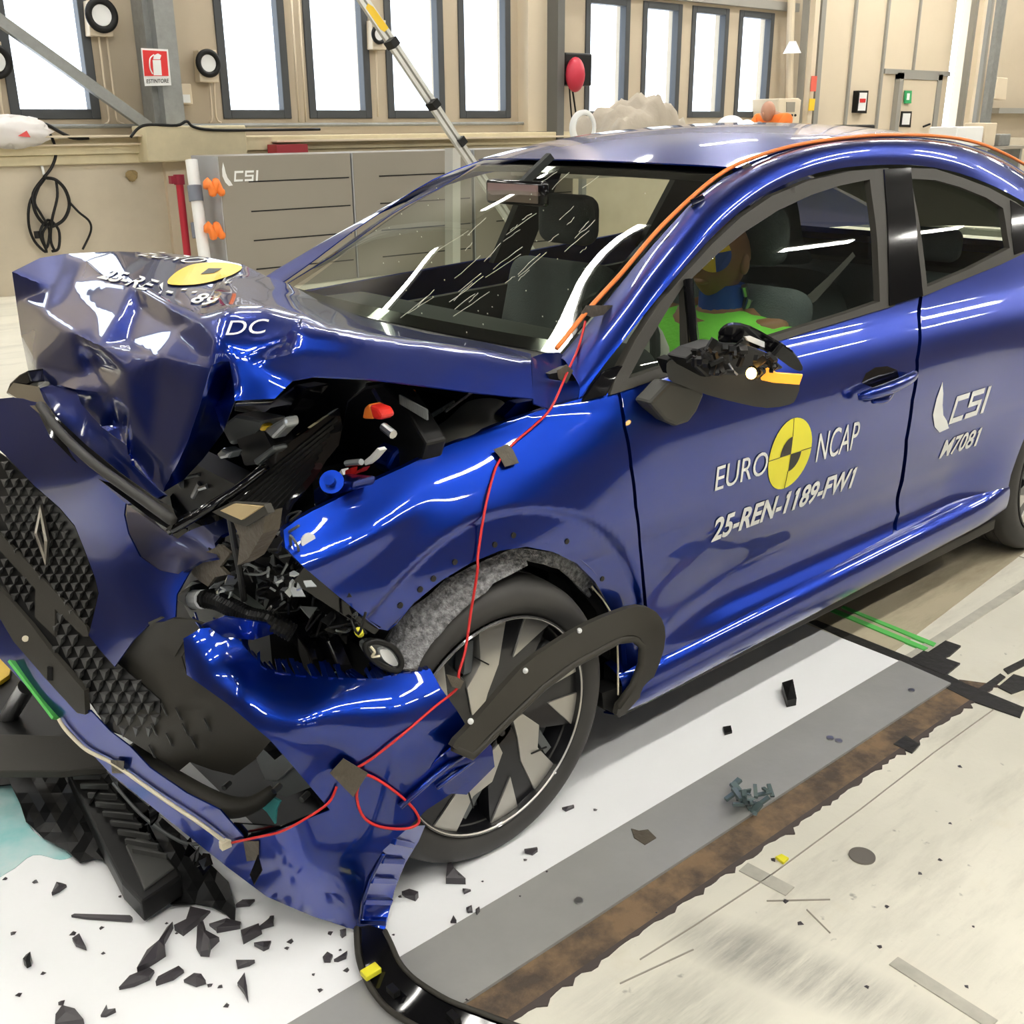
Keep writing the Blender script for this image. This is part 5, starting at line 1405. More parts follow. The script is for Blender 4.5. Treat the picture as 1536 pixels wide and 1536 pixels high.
for nm, pts_ in (('upper', [(1262,913),(1266,911),(1404,967),(1400,972)]), ('lower', [(1244,918),(1249,914),(1392,974),(1386,978)])):
    ftape('bright green tape line on the oily floor, %s of the two' % nm, pts_, m='green', z=.006)
def strip(name, p, q, w, m, z=.0025):
    a = W(*p, z=0); b = W(*q, z=0); d = (b - a).normalized(); s = Vector((-d.y, d.x, 0)) * w / 2
    return flat(name, [(a+s)[:2], (b+s)[:2], (b-s)[:2], (a-s)[:2]], z, M[m], z)
strip('floor_stripe', (1362,990), (1600,836), .035, 'seam2', .0035)
strip('floor_stripe', (1115,1301), (1185,1338), .035, 'seam2')
strip('floor_stripe', (1340,1442), (1490,1538), .03, 'seam2')
M['crackm'] = mat('dark floor crack', (.34, .31, .26), .9)
for p, q in (((1440,808),(1545,840)), ((1040,1390),(1150,1318)), ((1150,1318),(1290,1215)), ((1290,1215),(1400,1130)), ((1400,1130),(1490,1065)), ((960,1440),(1040,1390)), ((930,1476),(1040,1425)), ((1150,1352),(1245,1350)), ((1210,1365),(1245,1400))):
    strip('floor_crack', p, q, .0022, 'crackm')
MB_ = MB().cyl(W(1293,1285,z=.0), W(1293,1285,z=0) + Vector((0,0,.004)), .028, 24)
tag(MB_.build('drain_cover', mat('worn metal cap', (.22,.20,.17), .5, .5)), 'round grey metal cap set into the cream concrete floor', 'cap')
# puddle of coolant
pud = smooth2([(-60,1130),(0,1150),(20,1175),(38,1228),(60,1256),(96,1272),(112,1282),(90,1290),(50,1283),(10,1310),(-60,1330)], 4)
po = flat('coolant_puddle', [tuple(W(*q, z=.008))[:2] for q in pud], .0095, mat('cyan coolant', (.22,.66,.66), .08, var=.3, vscale=5, col2=(.75,.80,.80)), .0012, None)
tag(po, 'cyan coolant puddle on the white floor sheet under the bumper', 'puddle')

# ---- screws in the plate
for q in ((868,1352),(1245,1108),(1367,1036),(1258,1112)):
    p = W(*q, z=.010); adopt(MB().cyl(p, p + Vector((0,0,.004)), .009, 12).build('plate_screw', M['steel']), bpy.data.objects['steel_plate'])

# ================================================================ debris
def shard(name, pts_, label, m='black', z=.009, th=.004, grp=None, tilt=0, cat='fragment'):
    v = [W(*q, z=z) for q in pts_]
    c = sum(v, Vector()) / len(v)
    r_ = random.Random(int(pts_[0][0] * 7 + pts_[0][1]))
    top = [p + Vector((0, 0, th + r_.uniform(0, 1) * tilt)) for p in v]
    mid = c + Vector((0, 0, th + tilt * .8)); n = len(v)
    V = v + top + [mid]
    f = [tuple(reversed(range(n)))] + [(i, (i+1) % n, n + (i+1) % n, n + i) for i in range(n)] + [(n + i, n + (i+1) % n, 2*n) for i in range(n)]
    o = obj(name, V, f, M[m])
    return tag(o, label, cat, grp)
Z7 = lambda pts_: [(x * .32552, 1036 + y * .32552) for x, y in pts_]
Z2 = lambda pts_: [(400 + x * .45573, 1050 + y * .45573) for x, y in pts_]
M['shard'] = mat('dark plastic fragment', (.045, .04, .045), .4)
BIG = [
 (Z7([(240,945),(265,905),(290,897),(308,905),(275,930)]), 'small pointed black shard nearest the cyan puddle', .01),
 (Z7([(805,1105),(860,1070),(880,1012),(970,1022),(925,1070),(845,1132)]), 'large flat black shard below the dark plastic heap', .012),
 (Z7([(635,1305),(680,1210),(760,1140),(770,1105),(800,1095),(760,1170),(765,1225),(720,1255)]), 'long jagged black splinter left of the folded grey clip', .02),
 (Z7([(905,1190),(912,1110),(925,1085),(945,1120),(955,1150),(1012,1155),(972,1195),(965,1228),(925,1225)]), 'folded grey plastic clip standing among the shards', .03),
 (Z7([(550,1380),(600,1325),(690,1285),(712,1300),(690,1335),(620,1365)]), 'flat grey curved shard at the lower left of the shard field', .008),
 (Z7([(720,1362),(730,1325),(825,1280),(848,1300),(800,1335)]), 'grey oblong shard between the curved one and the square one', .008),
 (Z7([(848,1345),(895,1310),(930,1325),(950,1352),(905,1367)]), 'broad grey four-sided shard below the folded clip', .01),
 (Z7([(965,1085),(1045,1070),(1112,1075),(1108,1098),(1000,1118),(995,1108)]), 'flat black lens piece touching the foot of the dark heap', .012),
 (Z7([(1112,1130),(1195,1105),(1208,1122),(1122,1170)]), 'small oblong black bar right of the folded clip', .02),
 (Z7([(1195,1105),(1225,1075),(1255,1045),(1262,1085)]), 'thin curved black splinter near the bumper bottom edge', .01),
 (Z7([(1172,1178),(1210,1162),(1250,1160),(1240,1190),(1215,1202)]), 'small kite-shaped black shard right of the oblong bar', .01),
 (Z7([(1088,1248),(1175,1255),(1150,1270),(1095,1284)]), 'grey wedge-shaped shard on the white sheet, right part of the field', .008),
 (Z7([(1095,1360),(1130,1322),(1140,1380),(1145,1440),(1125,1400)]), 'tall thin dark triangle shard at the lower right of the field', .01),
 (Z7([(335,1155),(370,1145),(400,1198),(350,1180)]), 'lone heart-shaped dark shard on the open white sheet', .012),
 (Z7([(258,1500),(290,1468),(350,1495),(390,1540),(255,1540)]), 'brownish grey shard cut by the bottom edge of the picture', .012),
 (Z7([(465,1505),(495,1468),(500,1485),(535,1483),(490,1505)]), 'small dark arrow-shaped shard near the bottom edge', .008),
 (Z7([(1088,1000),(1120,980),(1175,970),(1150,995)]), 'thin black sliver just under the bumper lip', .008),
 (Z2([(590,605),(600,555),(615,575),(630,600),(655,607)]), 'black pointed shard standing on the sheet below the tyre', .03),
 (Z2([(445,640),(470,635),(500,650),(490,663),(455,650)]), 'rolled grey shard right of the blue arch flange', .012),
 (Z2([(645,625),(672,630),(650,640)]), 'tiny black triangle below the standing pointed shard', .006),
 (Z2([(848,495),(890,490),(892,500),(875,512),(850,505)]), 'pale bluish clear chip on the sheet right of the tyre', .006),
 (Z2([(972,360),(1010,350),(1012,356),(985,368)]), 'thin dark chip on the sheet far right of the tyre', .006),
 (Z2([(657,690),(675,685),(678,700),(662,702)]), 'small black chip close to the grey plate, left one', .006),
 (Z2([(688,700),(700,688),(702,698),(692,710)]), 'small black chip close to the grey plate, right one', .006),
 (Z2([(605,735),(615,718),(625,735)]), 'small grey triangle chip below the two black chips', .006),
 (Z2([(0,745),(12,720),(25,718),(20,745)]), 'small black chip left under the bumper bottom edge', .006),
 (Z2([(185,850),(200,835),(218,845),(210,865),(190,865)]), 'small dull grey chip left of the fallen arch cladding', .006),
 (Z2([(222,862),(245,845),(266,835),(262,852),(235,863)]), 'thin black curl left of the fallen arch cladding', .006),
 (Z2([(242,775),(262,758),(262,775),(248,785)]), 'small folded black chip under the bumper corner', .01),
]
for pts_, lab, tl_ in BIG: shard('plastic_shard', pts_, lab, 'shard', tilt=tl_)
shard('metal_sliver', Z7([(330,1045),(345,1038),(600,1045),(612,1055),(605,1068),(400,1055)]), 'long thin dark rod lying on the white sheet', 'shard', th=.006, cat='rod')
shard('foam_lump', Z7([(112,1265),(125,1245),(148,1243),(145,1270),(125,1280)]), 'small round black lump at the far left of the sheet', 'black', th=.012, tilt=.01)
# crumbs: too small to tell apart
r_ = random.Random(33)
c0_ = None
spots_ = [(8,1318),(53,1323),(28,1492),(92,1505),(340,1508),(330,1480),(315,1478),(110,1400),(155,1430),(152,1392),(118,1415),(430,1422),(436,1412),(495,1400),(510,1425),(600,1345),(570,1340),(548,1350),(700,1500),(724,1322),(788,1290),(780,1345),(590,1402),(520,1455),(470,1462),(250,1385),(265,1400),(180,1345),(20,1400),(65,1460),(480,1485),(820,1308),(893,1215),(1160,1290),(1178,1352),(1320,1420),(1425,1235),(1440,1150),(1380,1310),(1460,1390),(940,1330),(985,1370),(1410,1290),(1200,1385),(1330,1360),(1300,1480),(1450,1480)]
for i, q in enumerate(spots_):
    p = W(*q, z=.009 if q[0] < 900 else .001); s = r_.uniform(.003, .007)
    if c0_ is None:
        c0_ = MB().add([(-1,-.6,0),(1,-.8,0),(.7,.9,0),(-.5,.7,0),(.1,0,.8)], [(3,2,1,0),(0,1,4),(1,2,4),(2,3,4),(3,0,4)]).build('plastic_crumb', M['shard'])
        o = c0_
    else: o = c0_.copy(); COL.objects.link(o)
    o.location = p; o.scale = (s, s, s); o.rotation_euler = (0, 0, r_.uniform(0, 6))
    tag(o, 'tiny dark crumb of broken plastic lying on the floor', 'crumb', 'plastic crumbs scattered on the floor')
# crumpled grey bit on the plate
bit = MB(); c_ = W(1130,1205,z=.02); r_ = random.Random(3)
for i in range(22):
    p = c_ + Vector((r_.gauss(0,.025), r_.gauss(0,.02), r_.uniform(-.008,.03))); q = p + Vector((r_.uniform(-1,1), r_.uniform(-1,1), r_.uniform(-.4,.6))).normalized() * r_.uniform(.02,.05)
    bit.bar(p, q, r_.uniform(.006,.018), r_.uniform(.003,.008))
tag(bit.build('broken_bracket', mat('greenish clear plastic', (.10,.14,.14), .25, coat=.4)), 'crumpled translucent plastic bracket lying on the rusty channel edge', 'fragment')
shard('rubber_block', [(1172,1035),(1188,1032),(1194,1058),(1180,1061)], 'black rubber block on the white sheet by the side sill', 'black', th=.02, tilt=.01)
shard('rubber_block', [(1084,1093),(1096,1091),(1098,1100),(1087,1103)], 'small black square chip on the white sheet left of the rubber block', 'black', th=.006)
shard('yellow_chip', [(1163,1288),(1172,1284),(1183,1290),(1175,1297)], 'small yellow chip on the concrete beside the channel', 'yel', th=.006, z=.001)
shard('plastic_shard', Z2([(1200,425),(1225,432),(1255,428),(1282,455),(1245,478),(1210,455)]), 'thin dark flake lying on the grey steel plate', 'tape', z=.010, th=.002)
# dark heap of undertray plastic, the black beam on it, fallen cladding
UT = thing('broken_undertray', 'heap of smashed black undertray plastic under the bumper at the lower left', 'undertray', W(180,1240,z=0))
ut_px = [(-60,1120),(0,1101),(60,1110),(137,1134),(163,1160),(230,1215),(283,1261),(309,1290),(326,1306),(342,1322),(353,1362),(352,1384),(339,1371),(318,1360),(293,1355),(260,1357),(240,1345),(212,1352),(182,1319),(156,1290),(140,1287),(120,1293),(105,1280),(98,1274),(65,1257),(39,1231),(30,1205),(16,1176),(-60,1185)]
V, Fc = cdt(ut_px, 17); r_ = random.Random(6)
obj('crumpled_sheet', [W(v.x, v.y, z=.014 + r_.uniform(0, .014)) for v in V], Fc, M['black'], UT, thick=.003)
ub = thing('tray_beam', None, None, W(190,1250,z=0)); adopt(ub, UT)
slab('beam_face', [(98,1150),(125,1146),(150,1158),(268,1302),(272,1314),(212,1354),(182,1322),(155,1270)], M['black'], ub, z=.075, thick=.05, bevel=.006)
slab('beam_panel', [(188,1268),(214,1250),(262,1300),(216,1334)], M['grl'], ub, z=.080, thick=.01, bevel=.003)
slab('tray_floor', [(-80,940),(0,975),(60,1035),(112,1092),(150,1130),(60,1112),(0,1106),(-80,1100)], M['black'], UT, z=.06, thick=.05, bevel=.004)
slab('orange_insert', [(-20,985),(0,985),(16,1000),(14,1012),(0,1022),(-20,1025)], M['yel2'], UT, z=.075, thick=.012)
rbm = MB()
for i in range(9):
    t = i / 8; rbm.bar(W(110 + 90*t, 1165 + 110*t, z=.085), W(150 + 100*t, 1165 + 120*t, z=.085), .006, .012)
rbm.build('beam_ribs', M['grl'], ub)
slab('flat_bar', [(-60,1108),(0,1101),(95,1103),(140,1125),(160,1150),(90,1156),(0,1156),(-60,1165)], M['blackm'], UT, z=.12, thick=.02, bevel=.003)
MB().tube([W(-20,1130,x=.52), W(40,1030,x=.60)], .022, 16).build('damper_tube', M['steel'], UT, smooth=True, autosm=40)
MB().tube([W(170,1175,z=.09), W(215,1225,z=.08), W(270,1262,z=.07), W(298,1266,z=.07)], .004, sm=4).build('grey_pipe', M['grey'], UT)
o = shards('tray_splinters', M['gloss'], [(80,1200,.60,30,22),(250,1290,.68,36,24),(180,1230,.64,30,26),(310,1320,.70,14,16)], 60, .010, .035, 14); o.parent = None; adopt(o, UT)
for q, s_ in (((330,1315),.02),((296,1268),.014),((8,1205),.016)): pass
FC = TPS([(535,1392,'z',.03),(575,1398,'z',.06),(540,1450,'z',.02),(596,1440,'z',.05),(590,1520,'z',.015),(660,1500,'z',.045),(760,1545,'z',.02),(700,1560,'z',.012)])
fc_px = smooth2([(536,1390),(575,1394),(584,1412),(596,1440),(612,1460),(632,1477),(672,1500),(720,1518),(790,1542),(700,1570),(640,1550),(600,1530),(580,1513),(562,1490),(546,1462),(537,1430)], 2)
CB = thing('arch_cladding_strip', 'curved black arch cladding strip fallen on the floor under the bumper corner', 'cladding', W(590,1480,z=0))
sheet('strip_skin', fc_px, FC, M['gloss'], CB, step=10, thick=.012)
MB().tube([FC(*q, .004) for q in ((535,1392),(537,1430),(546,1462),(562,1490),(584,1515),(625,1540),(680,1565))], .006, 6, sm=3).build('strip_rim', M['blackm'], CB, smooth=True)
MB().tube([FC(*q, .010) for q in ((577,1396),(586,1414),(598,1441),(613,1460),(634,1477),(674,1501),(722,1519),(788,1543))], .005, 6, sm=3).build('strip_rim', M['blackm'], CB, smooth=True)
a = FC(558,1457,.012); MB().box(a - Vector((.020,.012,.004)), a + Vector((.014,.010,.008))).build('yellow_clip', M['yel'], CB, bevel=.002)
for q in ((590,1490),(680,1530)): a = FC(*q, .01); MB().box(a - Vector((.007,.012,0)), a + Vector((.007,.012,.012))).build('clip_seat', M['black'], CB)

# ================================================================ along the back wall
yb = YB
struct(MB().box((X0, 10.62, 1.25), (10.2, yb, 1.395)).box((X0, 10.66, 1.16), (10.2, yb, 1.25)).build('trim_1', M['ledge'], bevel=.01))
struct(MB().box((X0, 10.50, 1.405), (4.45, 10.66, 1.42)).box((X0, 10.56, 1.33), (4.45, 10.62, 1.345)).box((5.8, 10.5, 1.33), (10.1, 10.62, 1.35)).build('trim_2', M['panel']))
struct(MB().box((X0, 10.72, 0), (X1, yb, 1.16)).build('trim_3', M['lowwall']))
struct(MB().tube([(X0, 10.9, 1.50), (10.2, 10.9, 1.50)], .02).build('trim_4', M['galv']))
a = W(212,0,y=10.8).x; 
col = MB().box((4.60, 10.72, 1.40), (4.66, 10.98, H)).box((4.66, 10.60, 1.40), (4.86, 10.98, H))
struct(col.build('trim_5', M['galv']))
struct(MB().bar(W(-60,-12,y=10.7), W(222,190,y=10.7), .08, .10).build('trim_6', M['galv']))
blk = MB().box((4.36, 10.42, 1.17), (5.42, 10.75, 1.50)).build('concrete_plinth', M['ledge'], bevel=.015)
tag(blk, 'cream concrete plinth at the foot of the steel column on the back wall', 'plinth')
struct(MB().box((W(836,170,y=10.6).x, 10.6, 0), (W(846,170,y=10.6).x, yb, H)).build('trim_7', mat('dark steel post', (.12,.12,.11), .6)))
struct(MB().box((9.60, 10.8, 1.4), (W(836,170,y=10.6).x, yb, H)).build('trim_8', M['panel']))
struct(MB().box((10.4, 10.9, 3.12), (15.4, yb + .0, 3.24)).build('trim_9', M['trimg']))
struct(MB().box((4.62, 10.66, 0), (4.88, 10.74, 1.17)).build('trim_10', M['panel']))
# sign
def wallbox(name, px_pts, y, th, m, parent=None, bevel=.0):
    return slab(name, px_pts, m, parent, y=y, thick=th, bevel=bevel)
SG = thing('fire_sign', 'red and white fire extinguisher sign on the steel column', 'sign', W(235,128,y=10.57))
wallbox('sign_board', [(212,72),(252,74),(257,128),(218,129)], 10.575, .015, M['wht'], SG)
wallbox('sign_field', [(214,75),(250,77),(253,114),(217,114)], 10.570, .006, mat('sign red', (.70,.03,.03), .4), SG)
wallbox('extinguisher_picture', [(229,90),(241,90),(243,113),(231,113)], 10.566, .004, M['wht'], SG)
wallbox('extinguisher_picture', [(231,83),(237,80),(242,83),(240,89),(230,89)], 10.566, .004, M['wht'], SG)
MB().tube([W(231,82,y=10.565), W(225,88,y=10.565), W(225,102,y=10.565), W(229,111,y=10.565)], .006, 6, sm=4).build('extinguisher_picture', M['wht'], SG)
vv, ff = glyphs('ESTINTORE', .01)
q0, q1, q2 = W(220,125,y=10.57), W(253,124,y=10.57), W(220,119,y=10.57)
obj('sign_text', [q0 + (q1-q0)*a_ + (q2-q0)*b_ for a_, b_ in vv], ff, M['black'], SG)
# round warning sounders with their conduits
def sounder(pts_, cx, cy, r, pipes, label):
    T = thing('wall_sounder', label, 'sounder', W(cx, cy, y=10.9))
    wallbox('box', pts_, 10.86, .12, M['panel'], T, .01)
    c_ = W(cx, cy, y=10.85)
    MB().lathe([(r*.62, -.0), (r*.62, -.02), (r*.8, -.035), (r, -.02), (r, .0)], c_, (0, 1, 0), 32).build('ring', M['black'], T, smooth=True)
    MB().cyl(c_, c_ + Vector((0, -.012, 0)), r*.6, 24).build('dome', M['wht'], T)
    for p in pipes: MB().tube([W(*q, y=10.93) for q in p], .011, 8, sm=3).build('conduit', M['panel'], T, smooth=True)
sounder([(131,0),(166,3),(171,55),(135,54)], 152, 23, .155, [[(148,55),(160,150),(164,180),(158,186)], [(160,55),(172,150),(176,180),(186,186)]], 'cream wall sounder with a black ring left of the red sign')
sounder([(297,75),(325,75),(329,124),(300,123)], 312, 95, .135, [[(314,124),(318,175),(314,184)], [(321,124),(324,175),(332,184)]], 'cream wall sounder with a black ring right of the red sign')
sounder([(-30,60),(2,62),(8,116),(-26,115)], -8, 92, .15, [[(-2,116),(4,170),(12,184)]], 'cream wall sounder cut by the left edge of the photo')
sounder([(558,30),(579,30),(580,75),(559,74)], 568, 52, .10, [[(564,75),(567,175)]], 'cream wall sounder half hidden behind the leaning ladder')
for xx in ([(437,0),(449,183)], [(448,0),(459,183)]):
    o = MB().tube([W(*q, y=10.93) for q in xx], .012, 8).build('conduit_pipe', M['panel'], None, smooth=True)
    tag(o, 'thin white conduit pipe between two of the windows, %s one' % ('left' if xx[0][0] == 437 else 'right'), 'pipe')
jb = MB().box(W(255,157,y=10.9), W(281,126,y=10.99)).build('junction_box', M['panel'], None, bevel=.01)
tag(jb, 'cream junction box on the wall right of the steel column', 'box')
adopt(MB().box(W(267,154,y=10.84), W(281,142,y=10.9)).build('box_lid', M['wht']), jb)
tag(MB().tube([W(*q, y=10.6) for q in ((50,185),(70,187),(90,198),(110,207),(133,207))], .016, 8, sm=4).build('black_hose', M['black'], None, smooth=True), 'black hose lying on the ledge at the left', 'hose')
tag(MB().tube([W(*q, y=10.4) for q in ((196,206),(208,192),(225,187),(265,188),(280,182),(290,190),(320,195),(400,195),(480,194))], .014, 8, sm=4).build('black_cable', M['black'], None, smooth=True), 'black cable draped over the concrete plinth', 'cable')
# plastic bag
r_ = random.Random(2)
bagb = MB().blob(W(18,198,y=10.55), .34, .10, .13, 14, .17, r_)
bag = bagb.build('plastic_bag', mat('thin white plastic', (.75,.72,.70), .3), None, smooth=True); tag(bag, 'crumpled white plastic bag on the ledge at the left edge', 'bag')
adopt(slab('red_print', [(27,204),(40,196),(46,206),(34,205)], mat('red print', (.7,.08,.08), .5), None, y=10.43, thick=.004), bag)
# coil of cable
CC = thing('cable_coil', 'black cable coil hanging from a hook on the lower wall at the left', 'cable', W(78,370,y=10.68))
Y_ = 10.66
def cp(*qs): return [W(a, b, y=Y_ - .02 * (i % 3)) for i, (a, b) in enumerate(qs)]
cb_ = MB()
cb_.tube(cp((52,185),(70,195),(80,212),(84,230),(78,250),(66,266)), .014, 8, sm=5)
cb_.tube(cp((66,267),(50,290),(52,315),(62,332),(75,340),(95,330),(104,308),(98,285),(84,270),(70,267)), .016, 8, closed=True, sm=5)
cb_.tube(cp((68,267),(46,300),(43,335),(52,362),(70,378),(60,350),(72,330),(88,345),(88,372),(78,377)), .013, 8, sm=5)
cb_.tube(cp((84,270),(86,295),(78,330),(76,360),(82,376)), .013, 8, sm=5)
cb_.tube(cp((64,268),(52,300),(62,322),(74,345),(70,372),(64,350),(78,330)), .012, 8, sm=5)
cb_.tube(cp((104,303),(118,318),(134,332),(136,348),(124,374)), .011, 8, sm=5)
cb_.build('coils', M['black'], CC, smooth=True)
MB().box(W(54,358,y=10.62), W(61,346,y=10.66)).build('plug', M['black'], CC)
MB().bar(W(62,246,y=10.70), W(66,262,y=10.66), .02, .02).build('hook', M['wht'], CC)
tag(MB().blob(W(198,264,y=10.68), .06, .04, .05, 6, .2, r_).build('dried_flower', mat('dried yellow brown', (.30,.22,.10), .8)), 'small brown knot stuck on the lower wall', 'knot')
# belt post, white tube, orange rope
yp = 9.9
def xz(q, y): return W(*q, y=y)
BP = thing('belt_post', 'red retractable belt barrier post by the grey cabinet', 'post', (xz((272,300), yp).x, yp, 0))
xp = xz((272,300), yp).x
MB().cyl((xp, yp, 0), (xp, yp, 1.0), .035, 16).build('pole', mat('post red', (.45,.02,.04), .35), BP, smooth=True, autosm=40)
MB().cyl((xp, yp, .98), (xp, yp, 1.07), .05, 16).box((xp - .09, yp - .03, .99), (xp - .03, yp + .03, 1.06)).build('belt_cassette', mat('post dark red', (.25,.01,.03), .4), BP)
MB().cyl((xp, yp, 0), (xp, yp, .02), .17, 24).build('base', M['black'], BP)
WT = thing('white_tube', 'white tube leaning beside the grey cabinet, wrapped in blue tape', 'tube', (xz((303,380), 9.7).x, 9.7, 0))
t0 = W(287,240,y=9.75); t1 = W(306,385,y=9.6); t2 = t1 + (t1 - t0).normalized() * .55; t2.z = max(t2.z, .02)
MB().cyl(t2, t0, .055, 16).build('tube', M['wht'], WT, smooth=True, autosm=40)
for q in ((293,290),(298,345)):
    p = W(*q, y=9.68); d = (t1 - t0).normalized()
    MB().cyl(p - d*.07, p + d*.07, .066, 16).build('tape_wrap', mat('blue grey tape', (.18,.20,.25), .6), WT, smooth=True, autosm=40)
for q, w_ in (((316,281),'upper'), ((317,346),'lower')):
    p = W(*q, y=9.55)
    o = MB().tube([p + Vector((-.075 + .022*i, -.08 + .03*(i % 2), .06*math.sin(i*1.7))) for i in range(8)], .035, 8, sm=3).build('orange_rope', M['orange'], None, smooth=True)
    tag(o, '%s orange rope bundle tied at the edge of the grey cabinet' % w_, 'rope')
# grey cabinets
M['cab'] = mat('warm grey cabinet', (.27, .245, .205), .55)
M['cabs'] = mat('cool grey cabinet side', (.36, .37, .38), .5)
yc_ = 9.5
cx0, cx1 = W(327,234,y=yc_).x, W(525,230,y=yc_).x
def cabinet(x0, x1, label, logo=False):
    T = thing('grey_cabinet', label, 'cabinet', ((x0+x1)/2, yc_ + .3, 0))
    MB().box((x0, yc_, 0), (x1, yc_ + .55, 1.235)).build('body', M['cab'], T, bevel=.006)
    MB().box((x0 - .012, yc_ + .004, 0), (x0, yc_ + .546, 1.232)).build('side_face', M['cabs'], T)
    for i in range(4):
        z = 1.0 - .27 * i
        MB().box((x0 + (x1-x0)*.2, yc_ - .004, z - .006), (x1 - .03, yc_ + .002, z + .006)).build('drawer_line', M['black'], T)
    if logo:
        def fn(qx0, qx1, z0, z1): return lambda u, v: Vector((qx0 + (qx1-qx0)*u, yc_ - .004, z0 + (z1-z0)*v))
        lay('logo_swoosh', swoosh(), fn(W(333,260,y=yc_).x, W(351,260,y=yc_).x, W(345,279,y=yc_).z, W(345,243,y=yc_).z), M['wht'], T)
        lay('logo_letters', block_letters(), fn(W(350,265,y=yc_).x, W(388,265,y=yc_).x, W(365,272,y=yc_).z, W(365,256,y=yc_).z), M['wht'], T)
cabinet(cx0, cx1, 'warm grey cabinet with a white swoosh logo, left of the row', True)
cabinet(cx1 + .03, cx1 + 1.55, 'plain warm grey cabinet right of the one with the logo')
cabinet(cx1 + 1.6, cx1 + 3.1, 'plain warm grey cabinet furthest right, seen behind and through the windscreen')
o = MB().box(W(416,231,y=10.4), W(447,216,y=10.6)).build('small_box', mat('dark red box', (.35,.03,.04), .5), None); tag(o, 'small dark red box lying on the ledge above the cabinet', 'box')
# telescopic ladder
lt = W(530,-22,y=8.4); lb = W(806,392,y=8.0)
LD = thing('telescopic_ladder', 'aluminium telescopic ladder pole leaning down behind the windscreen', 'ladder', (lb.x, lb.y, 0))
M['alu'] = mat('aluminium', (.62,.62,.58), .4, .5)
d = (lb - lt).normalized(); sd = Vector((0, 1, 0)).cross(d).normalized()
for k in (-1, 1):
    MB().bar(lt + sd*.028*k, lb + sd*.028*k, .035, .04, (0,1,0)).build('rail', M['alu'], LD)
for q in ((588,65),(650,157),(690,213)):
    p = W(*q, y=8.2); MB().bar(p - d*.035, p + d*.035, .075, .12, (0,1,0)).build('clamp', M['black'], LD)
yl = slab('yellow_label', [(552,5),(560,10),(583,42),(577,48),(571,44),(549,12)], M['yel2'], LD, y=8.12, thick=.004)
stt = MB().bar(W(679,222,y=8.9), W(679,420,y=8.9), .13, .10)
tag(stt.build('aluminium_profile', M['alu'], None), 'upright aluminium profile standing behind the windscreen', 'profile')

# reel, sheeted load, worker, wall box, sliding panels
HR = thing('hose_reel', 'black and red reel hanging on the wall beside the dark post', 'reel', W(858,130,y=10.7))
MB().box(W(847,128,y=10.62), W(866,82,y=10.9)).build('bracket', M['black'], HR, bevel=.02)
MB().blob(W(863,112,y=10.52), .13, .12, .21, 10).build('drum', mat('reel red', (.55,.03,.06), .4), HR, smooth=True)
MB().tube([W(858,130,y=10.7), W(861,150,y=10.7), W(865,180,y=10.7), W(868,210,y=10.6)], .012, sm=3).tube([W(854,130,y=10.7), W(857,170,y=10.7), W(862,205,y=10.6)], .010, sm=3).build('cord', M['black'], HR)
wl_ = W(872,192,y=8.38)
RLt = thing('white_ring', 'large white plastic ring on a short stand below the red reel behind the roof', 'ring', wl_)
MB().cyl(wl_ + Vector((0,0,-.16)), Vector((wl_.x, wl_.y, 1.0)), .02, 10).build('ring_stand', M['wht'], RLt)
MB().lathe([(.175,0),(.14,.02),(.125,.05),(.15,.06),(.18,.04)], wl_, (0,-1,0), 28).build('ring', M['wht'], RLt, smooth=True)
# cloth heap
r_ = random.Random(12)
chp = []; Ncl = 26
def heap_z(u, v):
    return 1.42 + .34*math.exp(-((u-.62)/.22)**2)*(1-(v-.5)**2*2.2) + .16*math.exp(-((u-.25)/.16)**2)*(1-(v-.5)**2*2) + .05*math.sin(u*34 + v*9 + 2*math.sin(u*9)) + .03*math.sin(v*31 + u*12) + .02*math.sin(u*71 - v*13)
x0c, x1c = W(905,190,y=8.6).x, W(1040,190,y=8.6).x
vv = []; 
for i in range(Ncl):
    for j in range(Ncl):
        u, v = i/(Ncl-1), j/(Ncl-1)
        e = min(1, 6*min(u, 1-u, v, 1-v))
        vv.append((x0c + (x1c-x0c)*u, 8.4 + 1.0*v, (heap_z(u, v))*e + 1.0*(1-e)))
ff = [(i*Ncl+j, (i+1)*Ncl+j, (i+1)*Ncl+j+1, i*Ncl+j+1) for i in range(Ncl-1) for j in range(Ncl-1)]
CH = obj('cloth_cover', vv, ff, mat('dusty beige cloth', (.42,.37,.30), .9, bump=.4, bscale=12), None, smooth=True, thick=.01); tag(CH, 'dusty beige cloth cover heaped over a load behind the car roof', 'cloth')
LT = thing('work_table', 'long grey work table under the beige cloth, behind the car', 'table', ((x0c+x1c)/2, 8.9, 0))
MB().box((x0c-.6, 8.30, .95), (W(1128,190,y=9).x, 9.45, 1.0)).build('table_top', M['cab'], LT)
for xx_ in (x0c-.5, W(1128,190,y=9).x-.1):
    for yy_ in (8.4, 9.4): MB().box((xx_-.03, yy_-.03, 0), (xx_+.03, yy_+.03, .95)).build('leg', M['galv'], LT)
for q, r, lab in (((1096,190),.19,'white helmet on the work table left of the worker'), ((1120,189),.11,'smaller white helmet right next to the worker')):
    p = W(*q, y=9.0); m_ = MB().blob((p.x, p.y, p.z), r, r*.9, r*.72, 12)
    tag(m_.build('helmet', M['wht'], None, smooth=True), lab, 'helmet')
